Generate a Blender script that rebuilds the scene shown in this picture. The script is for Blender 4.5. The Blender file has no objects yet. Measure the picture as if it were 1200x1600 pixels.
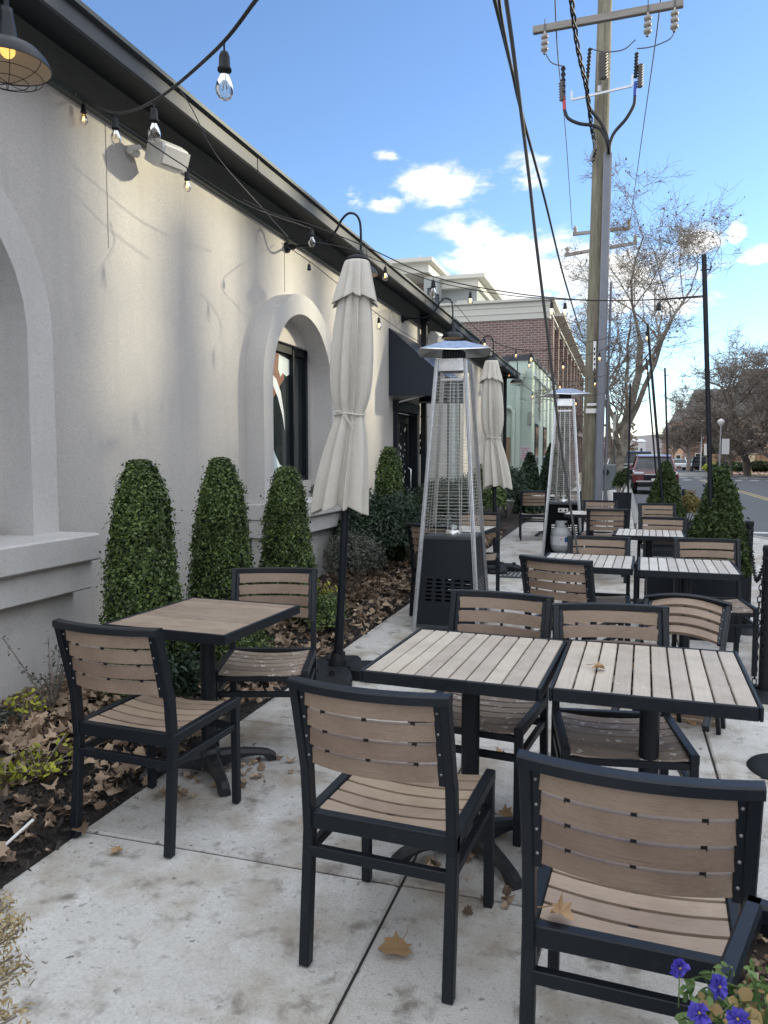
import bpy, bmesh, math, random
import numpy as np
from mathutils import Vector, Matrix
random.seed(7); RNG=np.random.default_rng(7)
SC=bpy.context.scene; COL=SC.collection
R=math.radians
# ---------------------------------------------------------------- camera
F=1200.0; H=1.48; HY=711.0; VX=972.0
PIT=math.atan((800-HY)/F)
def _basis(yaw):
    f=Vector((-math.sin(yaw)*math.cos(PIT),math.cos(yaw)*math.cos(PIT),-math.sin(PIT)))
    r=Vector((math.cos(yaw),math.sin(yaw),0)); return r,r.cross(f),f
lo,hi=0.0,0.6
for _ in range(60):
    m=(lo+hi)/2; r_,u_,f_=_basis(m); d=Vector((0,1,0))
    if 600+F*d.dot(r_)/d.dot(f_)<VX: lo=m
    else: hi=m
RR,UU,FF=_basis(lo); CAM=Vector((0,0,H))
cd=bpy.data.cameras.new('camera'); cam=bpy.data.objects.new('camera',cd); COL.objects.link(cam)
mt=Matrix((RR,UU,-FF)).transposed().to_4x4(); mt.translation=CAM; cam.matrix_world=mt
cd.sensor_width=36; cd.sensor_fit='VERTICAL'; cd.sensor_height=36; cd.lens=36*F/1600
cd.clip_start=0.02; cd.clip_end=3000
cd.dof.use_dof=True; cd.dof.focus_distance=4.6; cd.dof.aperture_fstop=18.0
SC.camera=cam; SC.render.resolution_x=768; SC.render.resolution_y=1024
# ---------------------------------------------------------------- sky + sun
SUN_EL=R(16); SUN_AZ=R(50)      # azimuth measured from +Y towards +X
w=bpy.data.worlds.new('World'); SC.world=w; w.use_nodes=True
def world():
    nt=w.node_tree; N=nt.nodes; L=nt.links; bg=N['Background']; bg.inputs[1].default_value=0.12
    sky=N.new('ShaderNodeTexSky'); sky.sky_type='NISHITA'; sky.sun_disc=False
    sky.sun_elevation=SUN_EL; sky.sun_rotation=SUN_AZ; sky.altitude=100; sky.air_density=1.0; sky.dust_density=0.15; sky.ozone_density=2.5
    tc=N.new('ShaderNodeTexCoord')
    def math_(op,a,b=None,c=None):
        n=N.new('ShaderNodeMath'); n.operation=op
        for i,v in enumerate((a,b,c)):
            if v is None: continue
            if isinstance(v,(int,float)): n.inputs[i].default_value=v
            else: L.new(v,n.inputs[i])
        return n.outputs[0]
    def noise(scale,detail,rough,vec,dist=0.0):
        n=N.new('ShaderNodeTexNoise'); n.inputs['Scale'].default_value=scale; n.inputs['Detail'].default_value=detail
        n.inputs['Roughness'].default_value=rough; n.inputs['Distortion'].default_value=dist; L.new(vec,n.inputs['Vector']); return n.outputs[0]
    gen=tc.outputs['Generated']
    mp=N.new('ShaderNodeMapping'); mp.inputs['Scale'].default_value=(1,1,2.2); L.new(gen,mp.inputs[0])
    n1=noise(11,10,.62,mp.outputs[0],.25); n2=noise(38,6,.6,mp.outputs[0])
    # clouds stand at fixed bearings of the sky: (azimuth, elevation, half width, half height, weight)
    sep=N.new('ShaderNodeSeparateXYZ'); L.new(gen,sep.inputs[0])
    az=math_('ARCTAN2',sep.outputs[0],sep.outputs[1]); el=math_('ARCSINE',sep.outputs[2])
    acc=None
    def px(x,y):
        d=(FF+RR*(x-600)/F-UU*(y-800)/F).normalized(); return math.atan2(d.x,d.y),math.asin(d.z)
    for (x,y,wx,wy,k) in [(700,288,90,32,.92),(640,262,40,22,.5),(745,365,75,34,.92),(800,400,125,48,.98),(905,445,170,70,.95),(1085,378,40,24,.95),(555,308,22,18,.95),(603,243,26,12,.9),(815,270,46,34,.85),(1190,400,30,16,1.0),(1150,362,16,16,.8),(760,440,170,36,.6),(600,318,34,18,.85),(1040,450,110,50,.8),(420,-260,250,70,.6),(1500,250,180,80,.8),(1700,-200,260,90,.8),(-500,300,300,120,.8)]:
        a,e=px(x,y); sx=wx/F; sy=wy/F
        dx=math_('DIVIDE',math_('SUBTRACT',az,a),sx); dy=math_('DIVIDE',math_('SUBTRACT',el,e),sy)
        g=math_('MULTIPLY',math_('EXPONENT',math_('MULTIPLY',math_('ADD',math_('MULTIPLY',dx,dx),math_('MULTIPLY',dy,dy)),-.8)),k)
        acc=g if acc is None else math_('MAXIMUM',acc,g)
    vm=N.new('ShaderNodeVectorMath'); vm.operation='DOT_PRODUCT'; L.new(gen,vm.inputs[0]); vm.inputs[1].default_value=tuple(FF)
    mo=N.new('ShaderNodeMapRange'); L.new(vm.outputs['Value'],mo.inputs[0]); mo.inputs[1].default_value=.74; mo.inputs[2].default_value=.45; mo.inputs[3].default_value=0; mo.inputs[4].default_value=1.05  # cloud cover added outside the view only, to raise fill light in the shade
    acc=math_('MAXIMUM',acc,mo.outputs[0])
    nn=math_('ADD',math_('MULTIPLY',math_('SUBTRACT',n1,.5),2.1),math_('MULTIPLY',math_('SUBTRACT',n2,.5),.75))
    v=math_('MULTIPLY',acc,math_('ADD',nn,.60))
    mr=N.new('ShaderNodeMapRange'); mr.interpolation_type='SMOOTHSTEP'; L.new(v,mr.inputs[0]); mr.inputs[1].default_value=.24; mr.inputs[2].default_value=.56
    # cloud shading: grey undersides
    mp2=N.new('ShaderNodeMapping'); mp2.inputs['Location'].default_value=(0.02,0.0,-.05); mp2.inputs['Scale'].default_value=(1,1,2.2); L.new(gen,mp2.inputs[0])
    n3=noise(9,6,.6,mp2.outputs[0],.2)
    cr=N.new('ShaderNodeValToRGB'); L.new(n3,cr.inputs[0])
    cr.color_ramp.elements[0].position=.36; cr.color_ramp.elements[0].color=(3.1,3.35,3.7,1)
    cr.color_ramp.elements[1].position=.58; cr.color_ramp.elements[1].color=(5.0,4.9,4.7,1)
    cm=N.new('ShaderNodeMixRGB'); L.new(mo.outputs[0],cm.inputs[0]); L.new(cr.outputs[0],cm.inputs[1]); cm.inputs[2].default_value=(5.9,6.15,6.6,1)  # added out-of-view clouds are brighter than the visible ones
    hs=N.new('ShaderNodeHueSaturation'); hs.inputs['Saturation'].default_value=1.0; hs.inputs['Value'].default_value=.86; tn=N.new('ShaderNodeMixRGB'); tn.blend_type='MULTIPLY'; tn.inputs[0].default_value=1; L.new(sky.outputs[0],tn.inputs[1]); tn.inputs[2].default_value=(.90,.95,1.08,1); L.new(tn.outputs[0],hs.inputs['Color'])
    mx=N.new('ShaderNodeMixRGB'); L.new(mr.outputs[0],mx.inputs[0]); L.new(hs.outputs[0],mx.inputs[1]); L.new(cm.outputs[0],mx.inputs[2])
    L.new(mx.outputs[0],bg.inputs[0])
world()
sl=bpy.data.lights.new('sun','SUN'); sl.energy=2.0; sl.angle=R(1.6); sl.color=(1,.91,.66)
so=bpy.data.objects.new('sun',sl); COL.objects.link(so)
sd=Vector((math.sin(SUN_AZ)*math.cos(SUN_EL),math.cos(SUN_AZ)*math.cos(SUN_EL),math.sin(SUN_EL)))
so.rotation_euler=sd.to_track_quat('Z','Y').to_euler(); so.location=(20,10,30)
SC.view_settings.view_transform='Standard'; SC.view_settings.look='None'; SC.view_settings.exposure=1.36; SC.view_settings.gamma=1
# ---------------------------------------------------------------- helpers
def ray(px,py): return FF+RR*((px-600)/F)-UU*((py-800)/F)
def G(px,py,h=0): d=ray(px,py); t=(h-H)/d.z; return CAM+d*t
def AX(px,py,x): d=ray(px,py); return CAM+d*(x/d.x)
def AY(px,py,y): d=ray(px,py); return CAM+d*(y/d.y)
V=Vector
def mat(name,col,rough=.6,metal=0,bump=None,var=None,spec=None,streak=None,island=0,alpha=None,coat=0):
    """procedural material. bump=(scale,strength,detail) var=(scale,amount,color2)"""
    m=bpy.data.materials.new(name); m.use_nodes=True; nt=m.node_tree; N=nt.nodes; L=nt.links; b=N['Principled BSDF']
    b.inputs['Roughness'].default_value=rough; b.inputs['Metallic'].default_value=metal
    if spec is not None: b.inputs['Specular IOR Level'].default_value=spec
    if coat: b.inputs['Coat Weight'].default_value=coat; b.inputs['Coat Roughness'].default_value=.08
    tc=N.new('ShaderNodeTexCoord'); out=None
    rgb=N.new('ShaderNodeRGB'); rgb.outputs[0].default_value=(*col,1); out=rgb.outputs[0]
    for v in (var if isinstance(var,list) else [var] if var else []):
        sc,lo_,hi_,c2=v[:4]; st=v[4] if len(v)>4 else (1,1,1)
        mp=N.new('ShaderNodeMapping'); mp.inputs['Scale'].default_value=st; L.new(tc.outputs['Object'],mp.inputs[0])
        n=N.new('ShaderNodeTexNoise'); n.inputs['Scale'].default_value=sc; n.inputs['Detail'].default_value=6; n.inputs['Roughness'].default_value=.62; L.new(mp.outputs[0],n.inputs['Vector'])
        mr=N.new('ShaderNodeMapRange'); mr.inputs[1].default_value=lo_; mr.inputs[2].default_value=hi_; L.new(n.outputs[0],mr.inputs[0])
        mx=N.new('ShaderNodeMixRGB'); L.new(mr.outputs[0],mx.inputs[0]); L.new(out,mx.inputs[1]); mx.inputs[2].default_value=(*c2,1); out=mx.outputs[0]
    if island:
        g=N.new('ShaderNodeNewGeometry'); h=N.new('ShaderNodeHueSaturation'); L.new(out,h.inputs['Color'])
        mr=N.new('ShaderNodeMapRange'); L.new(g.outputs['Random Per Island'],mr.inputs[0]); mr.inputs[3].default_value=1-island; mr.inputs[4].default_value=1+island; L.new(mr.outputs[0],h.inputs['Value'])
        mr2=N.new('ShaderNodeMapRange'); L.new(g.outputs['Random Per Island'],mr2.inputs[0]); mr2.inputs[3].default_value=.5-island*.05; mr2.inputs[4].default_value=.5+island*.05; L.new(mr2.outputs[0],h.inputs['Hue']); out=h.outputs[0]
    L.new(out,b.inputs['Base Color'])
    if bump:
        bl=bump if isinstance(bump,list) else [bump]; prev=None
        for (sc,stg,det,*rest) in bl:
            mp=N.new('ShaderNodeMapping'); mp.inputs['Scale'].default_value=rest[0] if rest else (1,1,1); L.new(tc.outputs['Object'],mp.inputs[0])
            n=N.new('ShaderNodeTexNoise'); n.inputs['Scale'].default_value=sc; n.inputs['Detail'].default_value=det; L.new(mp.outputs[0],n.inputs['Vector'])
            bp=N.new('ShaderNodeBump'); bp.inputs['Strength'].default_value=stg; bp.inputs['Distance'].default_value=.01; L.new(n.outputs[0],bp.inputs['Height'])
            if prev: L.new(prev,bp.inputs['Normal'])
            prev=bp.outputs[0]
        L.new(prev,b.inputs['Normal'])
    return m
def leafmat(name,c1,c2,rough=.5,tr=.25,isl=.5,hue=.03):
    m=bpy.data.materials.new(name); m.use_nodes=True; nt=m.node_tree; N=nt.nodes; L=nt.links; b=N['Principled BSDF']
    b.inputs['Roughness'].default_value=rough; b.inputs['Specular IOR Level'].default_value=.35
    g=N.new('ShaderNodeNewGeometry'); r=N.new('ShaderNodeValToRGB'); L.new(g.outputs['Random Per Island'],r.inputs[0])
    r.color_ramp.elements[0].color=(*c1,1); r.color_ramp.elements[1].color=(*c2,1)
    tc=N.new('ShaderNodeTexCoord'); no=N.new('ShaderNodeTexNoise'); no.inputs['Scale'].default_value=4.5; no.inputs['Detail'].default_value=4; L.new(tc.outputs['Object'],no.inputs['Vector'])
    mr=N.new('ShaderNodeMapRange'); mr.inputs[1].default_value=.35; mr.inputs[2].default_value=.7; mr.inputs[3].default_value=.72; mr.inputs[4].default_value=1.45; L.new(no.outputs[0],mr.inputs[0])
    hv=N.new('ShaderNodeHueSaturation'); L.new(r.outputs[0],hv.inputs['Color']); L.new(mr.outputs[0],hv.inputs['Value'])
    L.new(hv.outputs[0],b.inputs['Base Color'])
    t=N.new('ShaderNodeBsdfTranslucent'); L.new(hv.outputs[0],t.inputs[0]); ms=N.new('ShaderNodeMixShader'); ms.inputs[0].default_value=tr
    L.new(b.outputs[0],ms.inputs[1]); L.new(t.outputs[0],ms.inputs[2]); L.new(ms.outputs[0],N['Material Output'].inputs[0]); return m
def glassmat(name,tint=(.9,.95,.95),rough=.02,amt=.85):
    m=bpy.data.materials.new(name); m.use_nodes=True; nt=m.node_tree; N=nt.nodes; L=nt.links; N.remove(N['Principled BSDF'])
    tr=N.new('ShaderNodeBsdfTransparent'); tr.inputs[0].default_value=(*tint,1); gl=N.new('ShaderNodeBsdfGlossy'); gl.inputs['Roughness'].default_value=rough
    fr=N.new('ShaderNodeFresnel'); fr.inputs[0].default_value=1.5; ma=N.new('ShaderNodeMath'); ma.operation='MULTIPLY_ADD'; L.new(fr.outputs[0],ma.inputs[0]); ma.inputs[1].default_value=amt; ma.inputs[2].default_value=.03
    ms=N.new('ShaderNodeMixShader'); L.new(ma.outputs[0],ms.inputs[0]); L.new(tr.outputs[0],ms.inputs[1]); L.new(gl.outputs[0],ms.inputs[2]); L.new(ms.outputs[0],N['Material Output'].inputs[0]); return m
def emat(name,col,st):
    m=bpy.data.materials.new(name); m.use_nodes=True; b=m.node_tree.nodes['Principled BSDF']; b.inputs['Emission Color'].default_value=(*col,1); b.inputs['Emission Strength'].default_value=st; b.inputs['Base Color'].default_value=(*col,1); return m
class MB:
    def __init__(s): s.v=[]; s.f=[]; s.m=[]; s.sm=[]
    def add(s,vs,fs,mi=0,smooth=False,M=None):
        o=len(s.v)
        s.v+= [tuple(M@V(p)) for p in vs] if M is not None else [tuple(p) for p in vs]
        for f in fs: s.f.append(tuple(i+o for i in f)); s.m.append(mi); s.sm.append(smooth)
        return s
    def box(s,c,d,mi=0,M=None,b=0.0):
        x,y,z=[q/2 for q in d]; cx,cy,cz=c
        if b<=0:
            vs=[(cx+i*x,cy+j*y,cz+k*z) for i in(-1,1) for j in(-1,1) for k in(-1,1)]
            return s.add(vs,[(0,1,3,2),(4,6,7,5),(0,4,5,1),(2,3,7,6),(0,2,6,4),(1,5,7,3)],mi,False,M)
        b=min(b,x*.9,y*.9,z*.9); bm=bmesh.new(); bmesh.ops.create_cube(bm,size=1)
        for q in bm.verts: q.co=V((q.co.x*d[0]+cx,q.co.y*d[1]+cy,q.co.z*d[2]+cz))
        bmesh.ops.bevel(bm,geom=bm.edges[:],offset=b,segments=1,affect='EDGES'); bm.verts.index_update()
        s.add([q.co for q in bm.verts],[tuple(q.index for q in f.verts) for f in bm.faces],mi,False,M); bm.free(); return s
    def tube(s,pts,r,n=8,mi=0,M=None,cap=True,sq=False,up=None):
        pts=[V(p) for p in pts]; rs=r if isinstance(r,(list,tuple)) else [r]*len(pts); vs=[]; prev=None
        for i,p in enumerate(pts):
            t=(pts[min(i+1,len(pts)-1)]-pts[max(i-1,0)]); t=t.normalized() if t.length>1e-9 else V((0,0,1))
            if prev is None:
                a=V(up) if up else (V((0,0,1)) if abs(t.z)<.9 else V((1,0,0)))
            else: a=prev
            a=(a-t*a.dot(t)).normalized(); prev=a; b=t.cross(a)
            for k in range(n):
                an=2*math.pi*(k+.5)/n; vs.append(p+(a*math.cos(an)+b*math.sin(an))*rs[i])
        fs=[]
        for i in range(len(pts)-1):
            for k in range(n):
                k2=(k+1)%n; fs.append((i*n+k,i*n+k2,(i+1)*n+k2,(i+1)*n+k))
        s.add(vs,fs,mi,n>4,M)
        if cap: s.add(vs,[tuple(range(n-1,-1,-1)),tuple((len(pts)-1)*n+k for k in range(n))],mi,False,M)
        return s
    def bar(s,p,q,wd,ht,mi=0,up=(0,0,1),M=None,b=0.0):
        """rectangular bar from p to q; ht along up, wd across"""
        p=V(p);q=V(q);t=(q-p); l=t.length; t.normalize(); u=V(up); u=(u-t*u.dot(t)).normalized(); x=t.cross(u)
        T=Matrix((x,t,u)).transposed().to_4x4(); T.translation=(p+q)/2
        if M is not None: T=M@T
        return s.box((0,0,0),(wd,l,ht),mi,T,b)
    def lathe(s,prof,n=24,mi=0,M=None,smooth=True):
        vs=[];fs=[]
        for (r,z) in prof:
            for k in range(n): a=2*math.pi*k/n; vs.append((r*math.cos(a),r*math.sin(a),z))
        for i in range(len(prof)-1):
            for k in range(n): k2=(k+1)%n; fs.append((i*n+k,i*n+k2,(i+1)*n+k2,(i+1)*n+k))
        return s.add(vs,fs,mi,smooth,M)
    def strip(s,A,B,mi=0,smooth=False,M=None):
        n=len(A); vs=[*A,*B]; return s.add(vs,[(i,i+1,n+i+1,n+i) for i in range(n-1)],mi,smooth,M)
    def grid(s,rows,mi=0,smooth=True,close=False,M=None):
        n=len(rows[0]); vs=[p for r in rows for p in r]; fs=[]
        for i in range(len(rows)-1):
            for k in range(n if close else n-1): k2=(k+1)%n; fs.append((i*n+k,i*n+k2,(i+1)*n+k2,(i+1)*n+k))
        return s.add(vs,fs,mi,smooth,M)
    def build(s,name,mats,parent=None,loc=None,rot=None):
        me=bpy.data.meshes.new(name); me.from_pydata(s.v,[],s.f)
        for m in (mats if isinstance(mats,(list,tuple)) else [mats]): me.materials.append(m)
        me.polygons.foreach_set('material_index',s.m); me.polygons.foreach_set('use_smooth',s.sm); me.update()
        o=bpy.data.objects.new(name,me); COL.objects.link(o)
        if parent: o.parent=parent
        if loc is not None: o.location=loc
        if rot is not None: o.rotation_euler=rot
        return o
def tag(o,label=None,cat=None,group=None,kind=None):
    if label: o['label']=label
    if cat: o['category']=cat
    if group: o['group']=group
    if kind: o['kind']=kind
    return o
def empty(name,loc=(0,0,0),rz=0,label=None,cat=None,group=None):
    o=bpy.data.objects.new(name,None); COL.objects.link(o); o.location=loc; o.rotation_euler=(0,0,rz); o.empty_display_size=.1
    return tag(o,label,cat,group)
def kids(o): return [c for c in COL.objects if c.parent is o]
def copy_tree(o,parent=None):
    c=o.copy(); COL.objects.link(c); c.parent=parent
    for ch in kids(o): copy_tree(ch,c)
    return c
def place(proto,used,loc,rz,label,group=None,scale=None):
    if not used: o=proto; used.append(1)
    else: o=copy_tree(proto)
    o.location=loc; o.rotation_euler=(0,0,rz); o['label']=label
    if group: o['group']=group
    if scale: o.scale=(scale,)*3
    return o
def RZ(a): return Matrix.Rotation(a,4,'Z')
def TR(x,y,z): return Matrix.Translation((x,y,z))
def catmull(P,n=8):
    P=[V(p) for p in P]; Q=[P[0]*2-P[1]]+P+[P[-1]*2-P[-2]]; out=[]
    for i in range(1,len(Q)-2):
        a,b,c,d=Q[i-1:i+3]
        for k in range(n):
            t=k/n; out.append(.5*((2*b)+(c-a)*t+(2*a-5*b+4*c-d)*t*t+(3*b-a-3*c+d)*t**3))
    return out+[P[-1]]
def cards(name,C,Nn,size,mats,parent=None,asp=.55,jit=.6,shape='leaf',mi=None,loc=None,droop=0):
    """many small leaf faces: C (n,3) centres, Nn (n,3) normals"""
    n=len(C); C=np.asarray(C,float); Nn=np.asarray(Nn,float)+RNG.normal(0,jit,(n,3)); Nn/=np.linalg.norm(Nn,axis=1)[:,None]+1e-9
    t=RNG.normal(0,1,(n,3)); t[:,2]-=droop; t-=Nn*(t*Nn).sum(1)[:,None]; t/=np.linalg.norm(t,axis=1)[:,None]+1e-9; b=np.cross(Nn,t)
    s=(size*RNG.uniform(.55,1.4,n))[:,None] if np.isscalar(size) else np.asarray(size)[:,None]
    if shape=='leaf': tpl=[(-.5,0,0),(-.15,-.5*asp,.06),(.25,-.42*asp,.06),(.5,0,-.04),(.25,.42*asp,.06),(-.15,.5*asp,.06)]; fc=[(0,1,2,3),(0,3,4,5)]
    elif shape=='maple': tpl=None
    else: tpl=[(-.5,-.5*asp,0),(.5,-.35*asp,0),(.5,.35*asp,0),(-.5,.5*asp,0)]; fc=[(0,1,2,3)]
    k=len(tpl); W=np.zeros((n,k,3))
    for i,(a,c,z) in enumerate(tpl): W[:,i,:]=C+t*s*a+b*s*c+Nn*s*z
    me=bpy.data.meshes.new(name); me.vertices.add(n*k); me.vertices.foreach_set('co',W.reshape(-1))
    q=len(fc); L4=np.array(fc).reshape(-1); lp=(np.arange(n)[:,None]*k+L4[None,:]).reshape(-1)
    me.loops.add(len(lp)); me.loops.foreach_set('vertex_index',lp.astype(np.int32)); me.polygons.add(n*q)
    me.polygons.foreach_set('loop_start',(np.arange(n*q)*4).astype(np.int32)); 
    for m in (mats if isinstance(mats,(list,tuple)) else [mats]): me.materials.append(m)
    me.update(calc_edges=True); me.validate()
    if mi is not None: me.polygons.foreach_set('material_index',np.repeat(mi,q).astype(np.int32))
    o=bpy.data.objects.new(name,me); COL.objects.link(o)
    if parent: o.parent=parent
    if loc is not None: o.location=loc
    return o
# ---------------------------------------------------------------- materials
M={}
M['stucco']=mat('stucco',(.65,.62,.58),.9,bump=[(260,.45,3),(60,.15,2)],var=[(1.1,.35,.75,(.56,.54,.52)),(110,.42,.72,(.47,.45,.43)),(2.2,.52,.85,(.50,.485,.46),(2.5,2.5,.22))],spec=.2)
M['stucco_smooth']=mat('stucco_smooth',(.63,.615,.595),.9,bump=[(170,.5,3),(40,.15,2)],var=[(2,.35,.75,(.56,.55,.54)),(90,.42,.75,(.50,.49,.48)),(4,.5,.8,(.52,.505,.48),(2,2,.3))],spec=.2)
M['roofdark']=mat('roofdark',(.035,.04,.048),.5,bump=(80,.1,2),var=(3,.4,.7,(.055,.06,.066)))
M['soffit']=mat('soffit',(.02,.024,.03),.7)
M['fasc']=mat('fasc',(.16,.165,.155),.85,bump=(120,.8,3),var=[(5,.4,.7,(.15,.15,.14)),(150,.5,.7,(.17,.17,.16))])
M['trimgreen']=mat('trimgreen',(.085,.105,.105),.5,var=(8,.4,.7,(.10,.115,.11)))
M['black']=mat('black_metal',(.006,.009,.014),.45,bump=(220,.05,2),var=[(30,.6,.85,(.02,.024,.03)),(6,.5,.8,(.010,.013,.018))],spec=.32)
M['blackm']=mat('black_matt',(.007,.009,.012),.6,bump=(60,.1,2),spec=.3)
M['castiron']=mat('cast_base',(.010,.012,.016),.5,bump=(90,.15,2),var=(9,.5,.75,(.06,.055,.05)))
def wood(name,a,b,c,rough,spots=None,fine=(1,60,60)):
    v=[(4,.35,.7,b,(1,1,1)),(3,.5,.95,c,fine),(9,.5,.8,tuple(q*.82 for q in a),(1,1,1))]
    if spots: v.append(spots)
    return mat(name,a,rough,var=v,bump=[(4,.2,3,fine)],island=.12)
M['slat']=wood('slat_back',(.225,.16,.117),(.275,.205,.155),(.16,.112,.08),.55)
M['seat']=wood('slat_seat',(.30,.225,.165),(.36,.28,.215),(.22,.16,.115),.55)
M['seatold']=wood('slat_seat_worn',(.265,.205,.16),(.33,.27,.22),(.17,.13,.10),.6,(26,.60,.62,(.62,.60,.56)))
M['top']=wood('slat_table',(.41,.355,.29),(.49,.44,.375),(.30,.25,.195),.6,(45,.68,.70,(.68,.66,.62)),(40,1,40))
M['topbrown']=wood('slat_table_brown',(.27,.205,.155),(.34,.27,.215),(.20,.15,.11),.55,None,(1,40,40))
M['topgrey']=wood('slat_table_grey',(.48,.445,.40),(.55,.52,.48),(.38,.34,.29),.5,(45,.68,.70,(.68,.66,.62)),(40,1,40))
M['alu']=mat('aluminium',(.55,.56,.58),.32,metal=.85,var=(20,.4,.7,(.45,.46,.48)))
M['steel']=mat('steel_bright',(.80,.80,.80),.34,metal=1,var=(14,.4,.7,(.55,.56,.58)))
M['wire']=mat('steel_wire',(.62,.60,.56),.35,metal=.8)
M['screw']=mat('screw',(.28,.28,.28),.45,metal=.7)
M['canvas']=mat('canvas',(.62,.595,.54),.9,bump=[(300,.25,2),(9,.6,3,(1,1,.3))],var=[(3,.35,.75,(.54,.515,.465)),(20,.5,.85,(.52,.50,.45),(1,1,.3))],spec=.1)
M['concrete']=None
M['mulch']=mat('mulch',(.022,.019,.017),.95,bump=[(70,1,4),(14,1,3)],var=(22,.45,.7,(.055,.045,.038)))
M['chip']=mat('mulch_chip',(.028,.023,.02),.9,island=.6)
M['leafdry']=leafmat('dry_leaf',(.07,.042,.026),(.44,.33,.235),.75,.12)
M['leaftan']=leafmat('tan_leaf',(.36,.22,.11),(.42,.28,.15),.6,.1)
M['box']=leafmat('boxwood',(.012,.030,.009),(.16,.23,.07),.36,.22)
M['nand']=leafmat('nandina',(.010,.028,.018),(.045,.075,.040),.45,.2)
M['grey']=leafmat('grey_shrub',(.03,.04,.03),(.14,.14,.115),.6,.15)
M['arb']=leafmat('arborvitae',(.018,.038,.012),(.075,.11,.032),.6,.25)
M['yel']=leafmat('yellow_green',(.22,.26,.03),(.50,.50,.08),.5,.3)
M['jun']=leafmat('gold_juniper',(.22,.16,.06),(.55,.44,.24),.6,.3)
M['ever']=leafmat('far_evergreen',(.015,.026,.014),(.05,.07,.03),.6,.1)
M['brownfar']=leafmat('far_twigs',(.10,.075,.06),(.20,.155,.125),.9,.1)
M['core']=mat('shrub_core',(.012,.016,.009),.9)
M['bark']=mat('bark',(.16,.135,.115),.9,bump=(25,.8,3),var=(7,.4,.7,(.24,.21,.185)))
M['barkpale']=mat('bark_pale',(.30,.27,.225),.85,bump=(14,.5,3),var=(3.5,.42,.6,(.16,.135,.11)))
M['polewood']=mat('pole_wood',(.17,.155,.11),.85,bump=[(30,.9,3,(1,1,.05))],var=[(6,.38,.7,(.25,.235,.175),(1,1,.25)),(24,.48,.75,(.07,.06,.045),(1,1,.06)),(1.5,.5,.8,(.12,.105,.08),(1,1,.5))])
M['armwood']=mat('arm_wood',(.22,.20,.18),.85,bump=[(30,.5,3,(.05,1,1))],var=(10,.4,.7,(.32,.30,.28),(.1,1,1)))
M['pvc']=mat('conduit_grey',(.15,.16,.195),.5,var=(3,.4,.7,(.18,.19,.22)))
M['white']=mat('white_paint',(.72,.72,.70),.5)
M['whitegrey']=mat('speaker_white',(.62,.62,.60),.5,bump=(40,.05,2))
M['cable']=mat('cable',(.012,.012,.014),.6)
M['cablegrey']=mat('cable_grey',(.09,.095,.10),.55)
M['asphalt']=mat('asphalt',(.085,.09,.10),.9,bump=(60,.5,3),var=[(.35,.35,.7,(.11,.115,.125)),(40,.4,.75,(.14,.145,.15))])
M['paintw']=mat('road_paint',(.72,.72,.70),.7,var=(12,.4,.6,(.40,.40,.39)))
M['painty']=mat('road_yellow',(.50,.38,.14),.7,var=(12,.4,.6,(.36,.29,.14)))
M['glassdark']=mat('glass_dark',(.02,.024,.028),.06,spec=.6,var=(1.5,.35,.7,(.035,.045,.045)))
M['glass']=glassmat('glass_clear')
M['bulb']=glassmat('bulb_glass',(.96,.93,.88),.02,.8)
M['awn']=mat('awning_cloth',(.014,.02,.034),.75,bump=(90,.15,2))
M['awntop']=mat('awning_top',(.05,.06,.08),.3,bump=(60,.1,2))
M['soil']=mat('soil',(.03,.022,.018),.95,bump=(60,1,4),var=(60,.5,.7,(.08,.06,.05)))
M['planterbox']=mat('planter_black',(.007,.010,.016),.5,spec=.3)
M['green']=mat('mint_brick',(.40,.50,.42),.8,bump=[(40,.2,2)],var=(2,.4,.7,(.45,.55,.47)))
M['pipegreen']=mat('mint_pipe',(.54,.64,.57),.6)
M['filament']=emat('filament',(1,.5,.16),4)
M['filament_off']=mat('filament_off',(.25,.2,.15),.5)
M['lampglow']=emat('lamp_glow',(.95,.55,.14),.55)
M['inner']=mat('lamp_inner',(.62,.52,.40),.5)
def brickmat(name,c1,c2,mort,sc=1.0,rough=.85):
    m=bpy.data.materials.new(name); m.use_nodes=True; nt=m.node_tree; N=nt.nodes; L=nt.links; b=N['Principled BSDF']; b.inputs['Roughness'].default_value=rough
    tc=N.new('ShaderNodeTexCoord'); g=N.new('ShaderNodeNewGeometry')
    sp=N.new('ShaderNodeSeparateXYZ'); L.new(tc.outputs['Object'],sp.inputs[0])
    ad=N.new('ShaderNodeMath'); L.new(sp.outputs[0],ad.inputs[0]); L.new(sp.outputs[1],ad.inputs[1])
    cb=N.new('ShaderNodeCombineXYZ'); L.new(ad.outputs[0],cb.inputs[0]); L.new(sp.outputs[2],cb.inputs[1])
    br=N.new('ShaderNodeTexBrick'); L.new(cb.outputs[0],br.inputs['Vector']); br.inputs['Scale'].default_value=1
    br.inputs['Brick Width'].default_value=.215*sc; br.inputs['Row Height'].default_value=.075*sc; br.inputs['Mortar Size'].default_value=.009*sc; br.inputs['Mortar Smooth'].default_value=.1
    br.inputs['Color1'].default_value=(*c1,1); br.inputs['Color2'].default_value=(*c2,1); br.inputs['Mortar'].default_value=(*mort,1); br.inputs['Bias'].default_value=-.1
    L.new(br.outputs['Color'],b.inputs['Base Color']); bp=N.new('ShaderNodeBump'); bp.inputs['Strength'].default_value=.4; bp.inputs['Distance'].default_value=.01; bp.invert=True; L.new(br.outputs['Fac'],bp.inputs['Height']); L.new(bp.outputs[0],b.inputs['Normal']); return m
M['brick']=brickmat('red_brick',(.14,.078,.070),(.20,.115,.10),(.34,.31,.29),1.5)
M['greenbrick']=brickmat('mint_brick_wall',(.50,.60,.53),(.54,.64,.57),(.44,.53,.47),1.0)
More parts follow.
